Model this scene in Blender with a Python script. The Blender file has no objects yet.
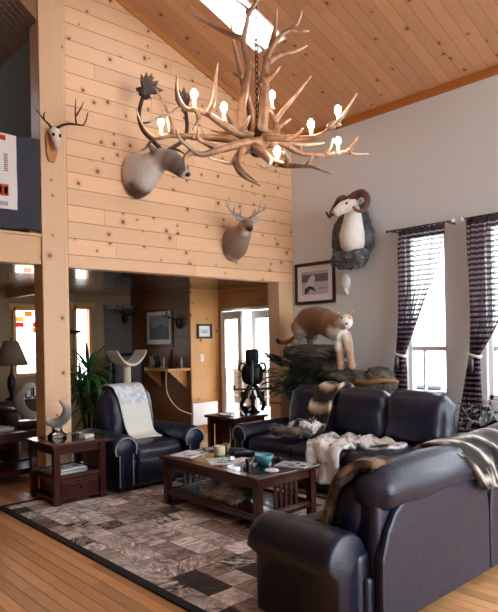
EXPO = 1.05
SKY = 4.8
REARX = 2.0
REARTOP = 4.8
import bpy, bmesh, math, random
from mathutils import Vector, Matrix, noise
from mathutils.kdtree import KDTree
random.seed(7)
SC = bpy.context.scene
COL = SC.collection
PI = math.pi

# ------------------------------------------------------------------ materials
def lin(h):
    h = h.lstrip('#')
    v = [int(h[i:i + 2], 16) / 255 for i in (0, 2, 4)]
    return tuple(c / 12.92 if c <= .04045 else ((c + .055) / 1.055) ** 2.4 for c in v) + (1.0,)

class NT:
    def __init__(s, name):
        s.m = bpy.data.materials.new(name); s.m.use_nodes = True
        s.t = s.m.node_tree; s.n = s.t.nodes; s.n.clear()
        s.out = s.n.new('ShaderNodeOutputMaterial')
        s.b = s.n.new('ShaderNodeBsdfPrincipled')
        s.link(s.b.outputs[0], s.out.inputs['Surface'])
    def link(s, a, b): s.t.links.new(a, b)
    def set(s, sock, v):
        if hasattr(v, 'links'): s.link(v, sock)
        else: sock.default_value = v
    def math(s, op, a, b=0.0, c=0.0):
        n = s.n.new('ShaderNodeMath'); n.operation = op
        for i, v in enumerate((a, b, c)): s.set(n.inputs[i], v)
        return n.outputs[0]
    def obj(s):
        return s.n.new('ShaderNodeTexCoord').outputs['Object']
    def sep(s, v):
        n = s.n.new('ShaderNodeSeparateXYZ'); s.link(v, n.inputs[0]); return n.outputs
    def comb(s, x, y, z):
        n = s.n.new('ShaderNodeCombineXYZ')
        for i, v in enumerate((x, y, z)): s.set(n.inputs[i], v)
        return n.outputs[0]
    def noise(s, vec, scale, detail=4, rough=.55, dist=0.0):
        n = s.n.new('ShaderNodeTexNoise'); s.link(vec, n.inputs['Vector'])
        n.inputs['Scale'].default_value = scale; n.inputs['Detail'].default_value = detail
        n.inputs['Roughness'].default_value = rough; n.inputs['Distortion'].default_value = dist
        return n.outputs['Fac']
    def white(s, vec):
        n = s.n.new('ShaderNodeTexWhiteNoise'); n.noise_dimensions = '3D'; s.link(vec, n.inputs['Vector'])
        return n.outputs['Value']
    def voro(s, vec, scale, feature='F1', dim='3D'):
        n = s.n.new('ShaderNodeTexVoronoi'); n.voronoi_dimensions = dim; n.feature = feature; s.link(vec, n.inputs['Vector'])
        n.inputs['Scale'].default_value = scale
        return n.outputs
    def scale(s, vec, k):
        n = s.n.new('ShaderNodeVectorMath'); n.operation = 'MULTIPLY'; s.link(vec, n.inputs[0]); n.inputs[1].default_value = k
        return n.outputs[0]
    def ramp(s, fac, stops, mode='LINEAR'):
        n = s.n.new('ShaderNodeValToRGB'); s.set(n.inputs[0], fac); n.color_ramp.interpolation = mode
        e = n.color_ramp.elements
        while len(e) < len(stops): e.new(.5)
        for i, (p, c) in enumerate(stops):
            e[i].position = p; e[i].color = lin(c) if isinstance(c, str) else c
        return n.outputs[0]
    def mix(s, fac, a, b, mode='MIX'):
        n = s.n.new('ShaderNodeMix'); n.data_type = 'RGBA'; n.blend_type = mode
        s.set(n.inputs[0], fac)
        for i, v in ((6, a), (7, b)):
            s.set(n.inputs[i], lin(v) if isinstance(v, str) else v)
        return n.outputs[2]
    def bump(s, h, strength=.3, dist=.01):
        n = s.n.new('ShaderNodeBump'); n.inputs['Strength'].default_value = strength; n.inputs['Distance'].default_value = dist
        s.link(h, n.inputs['Height']); s.link(n.outputs[0], s.b.inputs['Normal'])
    def fin(s, col=None, rough=None, metal=None, spec=None, coat=None, sheen=None):
        if col is not None: s.set(s.b.inputs['Base Color'], lin(col) if isinstance(col, str) else col)
        if rough is not None: s.set(s.b.inputs['Roughness'], rough)
        if metal is not None: s.b.inputs['Metallic'].default_value = metal
        if spec is not None: s.b.inputs['Specular IOR Level'].default_value = spec
        if coat is not None: s.b.inputs['Coat Weight'].default_value = coat
        if sheen is not None: s.b.inputs['Sheen Weight'].default_value = sheen
        return s.m

def plain(name, col, rough=.6, metal=0.0, var=.12, sc=14, spec=.4, coat=None):
    n = NT(name); o = n.obj()
    f = n.noise(o, sc)
    c = lin(col)
    dark = tuple(x * (1 - var) for x in c[:3]) + (1,); lite = tuple(min(1, x * (1 + var)) for x in c[:3]) + (1,)
    n.fin(n.mix(f, dark, lite), rough, metal, spec, coat)
    return n.m

def pine(name, L, W, pw, c0, c1, c2, pl=2.6, rough=.45, knots=True, groove=.9, coat=None, knotk=1.0, tone_a=.18):
    n = NT(name); xyz = n.sep(n.obj())
    l, w = xyz['XYZ'.index(L)], xyz['XYZ'.index(W)]
    T = ({'X', 'Y', 'Z'} - {L, W}).pop(); th = xyz['XYZ'.index(T)]
    wi = n.math('DIVIDE', w, pw)
    row = n.math('FLOOR', wi)
    fr = n.math('SUBTRACT', wi, row)
    r1 = n.white(n.comb(row, 3.7, 1.1))
    lj = n.math('ADD', n.math('DIVIDE', l, pl), n.math('MULTIPLY', r1, 7.3))
    lrow = n.math('FLOOR', lj); lfr = n.math('SUBTRACT', lj, lrow)
    r2 = n.white(n.comb(row, lrow, 5.5))
    g = n.comb(n.math('ADD', n.math('MULTIPLY', l, 1.0), n.math('MULTIPLY', r2, 31.0)), n.math('MULTIPLY', w, 9.0), n.math('ADD', n.math('MULTIPLY', th, 5.0), n.math('MULTIPLY', r2, 17.0)))
    gr = n.noise(g, 3.2, 5, .6, .6)
    fine = n.noise(n.scale(g, (1, 6, 1)), 6, 3)
    base = n.mix(gr, c0, c1)
    base = n.mix(n.math('MULTIPLY', n.math('SUBTRACT', fine, .35), .5), base, c2)
    tone = n.math('ADD', 1 - tone_a / 2, n.math('MULTIPLY', r2, tone_a))
    base = n.mix(1.0, base, n.comb(tone, tone, tone), 'MULTIPLY')
    if knots:
        kv = n.comb(n.math('ADD', l, n.math('MULTIPLY', r2, 13.0)), n.math('ADD', w, n.math('MULTIPLY', row, 3.37)), 0.0)
        vo = n.voro(kv, 4.6, 'F1', '2D')
        vc = n.sep(vo['Color'])
        keep = n.math('LESS_THAN', vc[0], .46 * knotk)
        rad = n.math('ADD', .05, n.math('MULTIPLY', vc[1], .09))
        k = n.math('MULTIPLY', n.math('SUBTRACT', 1.0, n.math('SMOOTH_MIN', 1.0, n.math('DIVIDE', vo['Distance'], rad), .3)), keep)
        k = n.math('MINIMUM', n.math('MULTIPLY', n.math('MAXIMUM', k, 0.0), 2.2), 1.0)
        base = n.mix(n.math('MULTIPLY', k, .95), base, '#4f2712')
        ring = n.math('MULTIPLY', n.math('SUBTRACT', 1.0, n.math('MINIMUM', 1.0, n.math('DIVIDE', vo['Distance'], n.math('MULTIPLY', rad, 2.6)))), keep)
        base = n.mix(n.math('MULTIPLY', n.math('MAXIMUM', ring, 0.0), .4), base, '#a4642e')
    e1 = n.math('MINIMUM', fr, n.math('SUBTRACT', 1.0, fr))
    e1 = n.math('MULTIPLY', e1, pw)
    e2 = n.math('MULTIPLY', n.math('MINIMUM', lfr, n.math('SUBTRACT', 1.0, lfr)), pl)
    gap = n.math('SUBTRACT', 1.0, n.math('MINIMUM', 1.0, n.math('DIVIDE', n.math('MINIMUM', e1, n.math('MULTIPLY', e2, 2.0)), .0065)))
    base = n.mix(n.math('MULTIPLY', gap, groove), base, '#4a2a12')
    n.bump(n.math('SUBTRACT', n.math('MULTIPLY', gr, .1), gap), .5, .006)
    return n.fin(base, rough, 0, .4, coat)

M = {}
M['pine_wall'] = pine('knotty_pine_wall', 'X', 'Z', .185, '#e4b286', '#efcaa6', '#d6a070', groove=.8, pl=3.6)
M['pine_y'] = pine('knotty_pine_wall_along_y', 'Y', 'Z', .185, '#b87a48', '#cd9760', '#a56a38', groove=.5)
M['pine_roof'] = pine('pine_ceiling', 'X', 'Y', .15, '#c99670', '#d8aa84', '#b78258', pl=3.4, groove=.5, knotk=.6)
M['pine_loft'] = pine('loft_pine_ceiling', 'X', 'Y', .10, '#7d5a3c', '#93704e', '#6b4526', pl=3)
M['post_x'] = pine('pine_post', 'Z', 'X', 1.0, '#dbb086', '#e6c4a0', '#cc9c6c', pl=9, groove=0, knotk=.7)
M['beam_x'] = pine('pine_beam', 'X', 'Z', 1.0, '#d8a878', '#e2ba8e', '#c6925c', pl=9, groove=0, knotk=.8)
M['trim_o'] = pine('orange_pine_trim', 'Y', 'Z', 1.0, '#b06a30', '#c47c3c', '#985522', pl=9, groove=0, knots=False)
M['trim_x'] = pine('gable_pine_trim', 'X', 'Z', 5.0, '#b97a42', '#cc8f55', '#a5642c', pl=9, groove=0, knots=False)
M['shaded_nook_pine'] = pine('nook_pine_panel_in_shade', 'Y', 'Z', .185, '#6b4526', '#7d5433', '#5a371d', groove=.5)  # darker copy of the column pine, with the nook's shade put into the colour
M['col_pine'] = pine('nook_pine_panel', 'Z', 'X', .6, '#c58d50', '#d5a066', '#b27a3e', pl=9, groove=.4)
M['floor'] = pine('oak_floor', 'Y', 'X', .09, '#c08856', '#dcac7c', '#a56c3c', pl=1.1, rough=.30, knots=False, groove=.4, tone_a=.42)
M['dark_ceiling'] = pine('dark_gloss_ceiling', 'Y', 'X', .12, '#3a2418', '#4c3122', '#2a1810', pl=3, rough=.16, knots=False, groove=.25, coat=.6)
M['white_wall'] = plain('warm_grey_wall_paint', '#d9dde1', .85, 0, .03, 40)
M['olive_wall'] = plain('olive_wall_paint', '#7d7058', .8, 0, .05, 30)
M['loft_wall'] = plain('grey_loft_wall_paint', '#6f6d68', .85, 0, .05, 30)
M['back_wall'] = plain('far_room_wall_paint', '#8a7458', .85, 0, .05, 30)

def leather():
    n = NT('navy_leather'); o = n.obj()
    big = n.noise(o, 5, 3, .6, .8); fine = n.voro(o, 160)['Distance']
    wr = n.noise(n.scale(o, (1, 1, 2.2)), 9, 5, .65, 1.2)
    n.bump(n.math('ADD', n.math('MULTIPLY', wr, .9), n.math('MULTIPLY', fine, .15)), .34, .012)
    return n.fin(n.mix(big, '#070c1e', '#0c1634'), n.math('ADD', .32, n.math('MULTIPLY', big, .18)), 0, .6)
M['leather'] = leather()
M['leather_seam'] = plain('navy_stitching', '#33374a', .6)

def cherry():
    n = NT('dark_cherry_wood'); o = n.obj()
    g = n.noise(n.scale(o, (2, 2, 14)), 3, 5, .6, .8)
    g2 = n.noise(n.scale(o, (3, 22, 3)), 2.5, 4, .6, .5)
    n.bump(g, .08, .003)
    return n.fin(n.ramp(n.math('ADD', n.math('MULTIPLY', g, .5), n.math('MULTIPLY', g2, .5)), [(.3, '#2a0f0b'), (.55, '#421610'), (.75, '#562417')]), .28, 0, .5, .35)
M['cherry'] = cherry()
M['glass_top'] = plain('dark_glass_inset', '#15110f', .06, 0, .1, 5, .8)
M['brass'] = plain('aged_brass', '#8a6a38', .35, .9)
M['black'] = plain('matte_black', '#0d0d10', .5)
M['black_metal'] = plain('black_metal', '#141416', .38, .6)
M['white'] = plain('white_paint', '#e6e4e2', .5, 0, .03)
M['cream'] = plain('cream_plush', '#d8cdb8', .95, 0, .12, 60)
M['paper'] = plain('paper_white', '#e3e2de', .7, 0, .05)
M['mat_board'] = plain('pale_mat_board', '#e2dcdc', .85, 0, .02)
M['dark_frame'] = plain('dark_walnut_frame', '#2a1513', .35)
M['plant'] = plain('plant_green', '#2f5a2b', .45, 0, .45, 9)
M['fern'] = plain('fern_green', '#23402a', .6, 0, .5, 12)
M['terracotta'] = plain('dark_planter', '#3a2a22', .6)
M['turq'] = plain('turquoise_glaze', '#4d9aa6', .22, 0, .18, 10, .6)
M['candle'] = plain('cream_wax', '#d9cda8', .5)
M['brown_leather'] = plain('brown_leather', '#3a2018', .42, 0, .2, 8)
M['shade'] = plain('tan_lamp_shade', '#6a5743', .85)
M['bronze'] = plain('dark_bronze', '#2a2320', .35, .7)
M['grey_metal'] = plain('iron_rod', '#5a5657', .4, .7)
M['teal_fabric'] = plain('slate_blue_blanket', '#3a3d46', .95, 0, .15, 40)
M['eye'] = plain('glass_eye', '#0a0605', .08, 0, .1, 10, .8)
M['nose'] = plain('black_nose', '#15110f', .35)
M['blind'] = plain('grey_blind_slats', '#5f666c', .6, 0, .1)
M['deck'] = plain('deck_boards', '#c8c2ba', .8)
M['deckrail'] = plain('brown_deck_rail', '#472c1a', .7)
M['sky_blue'] = plain('pale_blue_tub', '#41586a', .6)
M['stone_out'] = plain('grey_stone', '#303134', .8)
M['weathered_wood'] = plain('weathered_wood', '#8a6240', .7, 0, .3, 12)
M['cord'] = plain('tan_cord', '#c9b488', .6)
M['rug_border'] = plain('charcoal_hide_border', '#1b191b', .9, 0, .25, 30)

def glass():
    n = NT('window_glass')
    tr = n.n.new('ShaderNodeBsdfTransparent'); gl = n.n.new('ShaderNodeBsdfGlossy'); gl.inputs['Roughness'].default_value = .02
    mx = n.n.new('ShaderNodeMixShader'); mx.inputs[0].default_value = .06
    n.link(tr.outputs[0], mx.inputs[1]); n.link(gl.outputs[0], mx.inputs[2]); n.link(mx.outputs[0], n.out.inputs['Surface'])
    return n.m
M['glass'] = glass()
def clear():
    n = NT('clear_glassware')
    tr = n.n.new('ShaderNodeBsdfTransparent'); tr.inputs[0].default_value = (.86, .9, .92, 1)
    gl = n.n.new('ShaderNodeBsdfGlossy'); gl.inputs['Roughness'].default_value = .05
    lw = n.n.new('ShaderNodeLayerWeight'); lw.inputs[0].default_value = .45
    mx = n.n.new('ShaderNodeMixShader'); n.link(lw.outputs[0], mx.inputs[0])
    n.link(tr.outputs[0], mx.inputs[1]); n.link(gl.outputs[0], mx.inputs[2]); n.link(mx.outputs[0], n.out.inputs['Surface'])
    return n.m
M['clear'] = clear()

def emis(name, col, s):
    n = NT(name); n.b.inputs['Base Color'].default_value = lin(col)
    n.b.inputs['Emission Color'].default_value = lin(col); n.b.inputs['Emission Strength'].default_value = s
    return n.m
M['bulb'] = emis('lit_bulb', '#ffe6c8', 70)

def attr_fur(name, rough=.9, sc=70, amt=.34, bump=.5):
    n = NT(name); a = n.n.new('ShaderNodeAttribute'); a.attribute_name = 'Col'
    o = n.obj(); f = n.noise(n.scale(o, (1, 1, .45)), sc, 4, .7); g = n.noise(n.scale(o, (1, 1, .6)), sc * .26, 4, .7)
    k = n.math('ADD', 1 - amt, n.math('MULTIPLY', n.math('ADD', n.math('MULTIPLY', f, .4), n.math('MULTIPLY', g, .6)), amt * 2))
    n.bump(f, bump, .008)
    return n.fin(n.mix(1.0, a.outputs['Color'], n.comb(k, k, k), 'MULTIPLY'), rough, 0, .15, None, .15)
M['fur'] = attr_fur('animal_fur')
M['horn'] = attr_fur('horn_and_antler', .42, 40, .22, .2)
M['pelt'] = attr_fur('pelt_hair', .85, 50, .12, .0)
def antler_mat():
    n = NT('antler_bone'); o = n.obj(); a = n.n.new('ShaderNodeAttribute'); a.attribute_name = 'Col'
    f = n.noise(o, 16, 4, .6, .5); g = n.noise(o, 70, 3)
    c = n.mix(1.0, a.outputs['Color'], n.ramp(n.math('ADD', n.math('MULTIPLY', f, .75), n.math('MULTIPLY', g, .25)), [(.3, '#a9968a'), (.65, '#ffffff')]), 'MULTIPLY')
    n.bump(g, .3, .004)
    return n.fin(c, .42, 0, .4)
M['antler'] = antler_mat()
def rock():
    n = NT('grey_rock'); o = n.obj(); f = n.noise(o, 7, 8, .65, .6); v = n.voro(o, 9)['Distance']
    n.bump(n.math('ADD', f, n.math('MULTIPLY', v, .5)), .9, .05)
    return n.fin(n.ramp(f, [(.3, '#2b2b2e'), (.5, '#56565a'), (.72, '#8c8b8d')]), .9)
M['rock'] = rock()
def rock2():
    n = NT('brown_rock'); o = n.obj(); f = n.noise(o, 5, 8, .65, .6)
    n.bump(f, .9, .05)
    return n.fin(n.ramp(f, [(.3, '#1f1c19'), (.5, '#4a433a'), (.72, '#7d7264')]), .9)
M['rock2'] = rock2()

def rug():
    n = NT('cowhide_patchwork'); xyz = n.sep(n.obj())
    cs = .205
    ry = n.math('DIVIDE', xyz[1], cs); rowi = n.math('FLOOR', ry)
    rx = n.math('ADD', n.math('DIVIDE', xyz[0], cs), n.math('MULTIPLY', n.white(n.comb(rowi, 2.2, 9.1)), .0)); coli = n.math('FLOOR', rx)
    fx = n.math('SUBTRACT', rx, coli); fy = n.math('SUBTRACT', ry, rowi)
    r = n.white(n.comb(coli, rowi, 4.4)); r2 = n.white(n.comb(rowi, coli, 8.8)); r3 = n.white(n.comb(coli, rowi, 11.3))
    ang = n.math('MULTIPLY', r2, 6.28)
    ca, sa = n.math('COSINE', ang), n.math('SINE', ang)
    u = n.math('ADD', n.math('MULTIPLY', xyz[0], ca), n.math('MULTIPLY', xyz[1], sa))
    v = n.math('SUBTRACT', n.math('MULTIPLY', xyz[1], ca), n.math('MULTIPLY', xyz[0], sa))
    st = n.noise(n.comb(n.math('MULTIPLY', u, 3.0), n.math('MULTIPLY', v, 17.0), r3), 1.8, 4, .6, 1.5)
    blot = n.noise(n.comb(u, v, n.math('MULTIPLY', r3, 40.0)), 9, 3, .6, 1.0)
    base = n.ramp(r, [(0, '#9c918c'), (.16, '#cac5c3'), (.32, '#7a6558'), (.42, '#a89a92'), (.54, '#454246'), (.64, '#bdb6b8'), (.78, '#8a786c'), (.86, '#e0dbd8')], 'CONSTANT')
    alt = n.ramp(r3, [(0, '#3a302d'), (.30, '#9a8d86'), (.62, '#d5cfcb')], 'CONSTANT')
    c = n.mix(n.math('MULTIPLY', n.math('MINIMUM', 1.0, n.math('MAXIMUM', 0.0, n.math('MULTIPLY', n.math('SUBTRACT', n.math('ADD', n.math('MULTIPLY', blot, .6), n.math('MULTIPLY', st, .4)), .46), 9.0))), .75), base, alt)
    k = n.math('MAXIMUM', .12, n.math('ADD', -.75, n.math('MULTIPLY', st, 3.7)))
    c = n.mix(1.0, c, n.comb(k, k, k), 'MULTIPLY')
    e = n.math('MINIMUM', n.math('MINIMUM', fx, n.math('SUBTRACT', 1.0, fx)), n.math('MINIMUM', fy, n.math('SUBTRACT', 1.0, fy)))
    c = n.mix(n.math('MULTIPLY', n.math('LESS_THAN', e, .014), .6), c, '#2a2421')
    n.bump(st, .5, .01)
    return n.fin(c, .8, 0, .2)
M['rug'] = rug()

def curtain():
    n = NT('striped_sheer_curtain'); xyz = n.sep(n.obj())
    fr = n.math('FRACT', n.math('DIVIDE', xyz[2], .060))
    stripe = n.math('LESS_THAN', fr, .5)
    head = n.math('GREATER_THAN', xyz[2], 2.87)
    stripe = n.math('MAXIMUM', stripe, head)
    n.fin(n.mix(stripe, '#6a5561', '#2b1f27'), .9, 0, .1)
    tl = n.n.new('ShaderNodeBsdfTranslucent'); n.set(tl.inputs[0], n.mix(stripe, '#8d7683', '#33242d'))
    tr = n.n.new('ShaderNodeBsdfTransparent')
    m1 = n.n.new('ShaderNodeMixShader'); m1.inputs[0].default_value = .35
    n.link(n.b.outputs[0], m1.inputs[1]); n.link(tl.outputs[0], m1.inputs[2])
    lw = n.n.new('ShaderNodeLayerWeight'); lw.inputs[0].default_value = .5
    face = n.math('SUBTRACT', 1.0, lw.outputs['Facing'])
    open_ = n.math('MULTIPLY', face, n.math('ADD', .10, n.math('MULTIPLY', n.math('SUBTRACT', 1.0, stripe), .62)))
    m2 = n.n.new('ShaderNodeMixShader'); n.set(m2.inputs[0], open_)
    n.link(m1.outputs[0], m2.inputs[1]); n.link(tr.outputs[0], m2.inputs[2])
    n.link(m2.outputs[0], n.out.inputs['Surface'])
    return n.m
M['curtain'] = curtain()
def lace():
    n = NT('white_lace_panel'); n.fin('#f2f0ec', .9)
    tl = n.n.new('ShaderNodeBsdfTranslucent'); tl.inputs[0].default_value = (.9, .9, .88, 1)
    tr = n.n.new('ShaderNodeBsdfTransparent')
    m1 = n.n.new('ShaderNodeMixShader'); m1.inputs[0].default_value = .6
    n.link(n.b.outputs[0], m1.inputs[1]); n.link(tl.outputs[0], m1.inputs[2])
    m2 = n.n.new('ShaderNodeMixShader'); m2.inputs[0].default_value = .35
    n.link(m1.outputs[0], m2.inputs[1]); n.link(tr.outputs[0], m2.inputs[2]); n.link(m2.outputs[0], n.out.inputs['Surface'])
    return n.m
M['lace'] = lace()
def attr_plain(name, rough=.8):
    n = NT(name); a = n.n.new('ShaderNodeAttribute'); a.attribute_name = 'Col'
    f = n.noise(n.obj(), 90, 3)
    n.bump(f, .4, .006)
    return n.fin(a.outputs['Color'], rough, 0, .2)
M['cloth'] = attr_plain('woven_cloth', .95)
M['print'] = attr_plain('printed_paper', .5)
M['gloss'] = attr_plain('glossy_print', .2)

# ------------------------------------------------------------------ mesh builder
class MB:
    def __init__(s): s.v = []; s.f = []; s.c = []; s.cur = (1, 1, 1, 1)
    def col(s, h): s.cur = lin(h) if isinstance(h, str) else h; return s
    def add(s, vs, fs, cols=None):
        o = len(s.v)
        s.v += [tuple(p) for p in vs]; s.f += [tuple(i + o for i in f) for f in fs]
        s.c += [(lin(c) if isinstance(c, str) else c) for c in cols] if cols else [s.cur] * len(vs)
        return s
    def box(s, x0, x1, y0, y1, z0, z1, mt=None):
        vs = [(x, y, z) for z in (z0, z1) for y in (y0, y1) for x in (x0, x1)]
        if mt is not None: vs = [mt @ Vector(p) for p in vs]
        return s.add(vs, [(0, 2, 3, 1), (4, 5, 7, 6), (0, 1, 5, 4), (2, 6, 7, 3), (0, 4, 6, 2), (1, 3, 7, 5)])
    def prism(s, poly, a0, a1, axis='Y'):
        n = len(poly)
        def P(u, w, a): return {'Y': (u, a, w), 'X': (a, u, w), 'Z': (u, w, a)}[axis]
        vs = [P(u, w, a0) for u, w in poly] + [P(u, w, a1) for u, w in poly]
        fs = [tuple(range(n)), tuple(range(2 * n - 1, n - 1, -1))] + [(i, i + n, (i + 1) % n + n, (i + 1) % n) for i in range(n)]
        return s.add(vs, fs)
    def loft(s, path, rad, cols=None, n=12, up=(0, 0, 1), caps=True):
        P = [Vector(p) for p in path]; m = len(P)
        rad = [(r, r) if not isinstance(r, (tuple, list)) else r for r in rad]
        rings = []; up = Vector(up); prev = None
        for i, p in enumerate(P):
            t = (P[min(i + 1, m - 1)] - P[max(i - 1, 0)])
            if t.length < 1e-9: t = Vector((0, 0, 1))
            t.normalize()
            if prev is None:
                sd = t.cross(up)
                if sd.length < .05: sd = t.cross(Vector((1, 0, 0)))
            else:
                sd = prev - t * prev.dot(t)
            sd.normalize(); prev = sd; vv = sd.cross(t)
            rings.append([p + sd * math.cos(a) * rad[i][0] + vv * math.sin(a) * rad[i][1] for a in [2 * PI * k / n for k in range(n)]])
        vs = [q for r in rings for q in r]; fs = []
        for i in range(m - 1):
            for k in range(n):
                k2 = (k + 1) % n
                fs.append((i * n + k, i * n + k2, (i + 1) * n + k2, (i + 1) * n + k))
        cc = [c for c in (cols or [s.cur] * m) for _ in range(n)]
        if caps:
            vs += [P[0], P[-1]]; cc += [cols[0] if cols else s.cur, cols[-1] if cols else s.cur]
            a, b = len(vs) - 2, len(vs) - 1
            for k in range(n):
                k2 = (k + 1) % n
                fs.append((a, k2, k)); fs.append((b, (m - 1) * n + k, (m - 1) * n + k2))
        return s.add(vs, fs, cc)
    def ell(s, c, r, n=14, m=8, mt=None):
        c = Vector(c); r = (r, r, r) if not isinstance(r, (tuple, list)) else r
        vs = []; fs = []
        for j in range(1, m):
            ph = PI * j / m
            for k in range(n):
                a = 2 * PI * k / n
                vs.append(Vector((r[0] * math.sin(ph) * math.cos(a), r[1] * math.sin(ph) * math.sin(a), r[2] * math.cos(ph))))
        vs += [Vector((0, 0, r[2])), Vector((0, 0, -r[2]))]
        for j in range(m - 2):
            for k in range(n):
                k2 = (k + 1) % n
                fs.append((j * n + k, (j + 1) * n + k, (j + 1) * n + k2, j * n + k2))
        T, B = len(vs) - 2, len(vs) - 1
        for k in range(n):
            k2 = (k + 1) % n
            fs.append((T, k, k2)); fs.append((B, (m - 2) * n + k2, (m - 2) * n + k))
        if mt is not None: vs = [mt @ p for p in vs]
        return s.add([c + p for p in vs], fs)
    def lathe(s, prof, c=(0, 0, 0), n=20):
        vs = []; fs = []
        for r, z in prof:
            for k in range(n):
                a = 2 * PI * k / n; vs.append((c[0] + r * math.cos(a), c[1] + r * math.sin(a), c[2] + z))
        for i in range(len(prof) - 1):
            for k in range(n):
                k2 = (k + 1) % n
                fs.append((i * n + k, i * n + k2, (i + 1) * n + k2, (i + 1) * n + k))
        fs.append(tuple(range(n - 1, -1, -1))); fs.append(tuple(range((len(prof) - 1) * n, len(prof) * n)))
        return s.add(vs, fs)
    def soft(s, c, size, r=.06, n=9, puff=0.0, mt=None, wr=0.0, seed=0):
        # rounded, puffed upholstery block
        h = Vector(size) * .5; r = min(r, min(h) * .98); vs = []; fs = []; idx = {}
        def key(p): return tuple(round(x, 5) for x in p)
        def put(p):
            k = key(p)
            if k in idx: return idx[k]
            q = Vector((max(-h.x + r, min(h.x - r, p.x)), max(-h.y + r, min(h.y - r, p.y)), max(-h.z + r, min(h.z - r, p.z))))
            d = p - q
            w = q + (d.normalized() * r if d.length > 1e-6 else d)
            if puff:
                for ax in range(3):
                    if abs(abs(p[ax]) - h[ax]) < 1e-5:
                        o = [i for i in range(3) if i != ax]
                        f = (1 - (p[o[0]] / h[o[0]]) ** 2) * (1 - (p[o[1]] / h[o[1]]) ** 2)
                        w[ax] += math.copysign(puff * f * min(1, h[ax] * 0 + 1), p[ax])
            if wr:
                w += Vector(noise.noise_vector(w * 9 + Vector((seed, seed * .7, 0)))) * wr
            idx[k] = len(vs); vs.append(w); return idx[k]
        def lines(hh): 
            ks = [-hh, -hh + r * .3, -hh + r * .65, -hh + r]
            inner = [-hh + r + (2 * hh - 2 * r) * i / n for i in range(1, n)]
            return ks + inner + [hh - r, hh - r * .65, hh - r * .3, hh]
        L = [lines(x) for x in h]
        for ax in range(3):
            a, b = [(1, 2), (2, 0), (0, 1)][ax]
            for sg in (-1, 1):
                for i in range(len(L[a]) - 1):
                    for j in range(len(L[b]) - 1):
                        q = []
                        for (ii, jj) in ((i, j), (i + 1, j), (i + 1, j + 1), (i, j + 1)):
                            p = [0, 0, 0]; p[ax] = sg * h[ax]; p[a] = L[a][ii]; p[b] = L[b][jj]; q.append(put(Vector(p)))
                        if len(set(q)) >= 3: fs.append(tuple(q if sg > 0 else q[::-1]))
        mt = mt or Matrix.Identity(4)
        c = Vector(c)
        return s.add([c + (mt @ p) for p in vs], fs)
    def mesh(s, name, mat, smooth=True):
        me = bpy.data.meshes.new(name); me.from_pydata(s.v, [], s.f); me.update()
        at = me.attributes.new('Col', 'FLOAT_COLOR', 'POINT')
        at.data.foreach_set('color', [x for c in s.c for x in (tuple(c) + (1,))[:4]])
        me.materials.append(M[mat] if isinstance(mat, str) else mat)
        if smooth: me.polygons.foreach_set('use_smooth', [True] * len(me.polygons))
        bm = bmesh.new(); bm.from_mesh(me); bmesh.ops.recalc_face_normals(bm, faces=bm.faces); bm.to_mesh(me); bm.free()
        return me
    def build(s, name, mat, parent=None, smooth=True, bevel=0, sub=0, label=None, loc=None):
        o = bpy.data.objects.new(name, s.mesh(name, mat, smooth)); COL.objects.link(o)
        if parent is not None: o.parent = parent
        if loc: o.location = loc
        if bevel:
            b = o.modifiers.new('Bevel', 'BEVEL'); b.width = bevel; b.segments = 2; b.limit_method = 'ANGLE'; b.angle_limit = .6; b.harden_normals = False
        if sub:
            m = o.modifiers.new('Sub', 'SUBSURF'); m.levels = sub; m.render_levels = sub
        if label: o['label'] = label
        return o

def thing(name, label, cat, loc=(0, 0, 0), rz=0.0, group=None):
    o = bpy.data.objects.new(name, None); COL.objects.link(o); o.empty_display_size = .1
    o.location = loc; o.rotation_euler = (0, 0, rz); o['label'] = label; o['category'] = cat
    if group: o['group'] = group
    return o
def tag(o, label, cat, group=None, kind=None):
    o['label'] = label; o['category'] = cat
    if group: o['group'] = group
    if kind: o['kind'] = kind
    return o
def struct(name, mb, mat, parent=None, bevel=0, smooth=False):
    o = mb.build(name, mat, parent, smooth, bevel)
    if parent is None: o['kind'] = 'structure'
    return o
def simple(name, mb, mat, loc, label, cat, group=None, bevel=0, smooth=True, rz=0):
    o = mb.build(name, mat, None, smooth, bevel); o.location = loc; o.rotation_euler = (0, 0, rz)
    return tag(o, label, cat, group)

def curve_pts(pts, k=4):
    P = [Vector(p) for p in pts]; out = []
    for i in range(len(P) - 1):
        p0, p1, p2, p3 = P[max(i - 1, 0)], P[i], P[i + 1], P[min(i + 2, len(P) - 1)]
        for j in range(k):
            t = j / k
            out.append(.5 * ((2 * p1) + (p2 - p0) * t + (2 * p0 - 5 * p1 + 4 * p2 - p3) * t * t + (3 * p1 - p0 - 3 * p2 + p3) * t ** 3))
    out.append(P[-1]); return out
def mixc(a, b, t): return tuple(a[i] * (1 - t) + b[i] * t for i in range(3)) + (1,)
def horn_tube(mb, pts, r0, r1, c0, c1, k=4, n=8, power=.8, tip=.55):
    c0 = lin(c0); c1 = lin(c1)
    P = curve_pts(pts, k); m = len(P) - 1
    rad = []; cols = []
    for i in range(m + 1):
        t = i / m
        rad.append(r1 + (r0 - r1) * (1 - t ** (1 / power)) if t < 1 else r1)
        cols.append(mixc(c0, c1, max(0, (t - tip) / (1 - tip))))
    return mb.loft(P, rad, cols, n)

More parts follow.
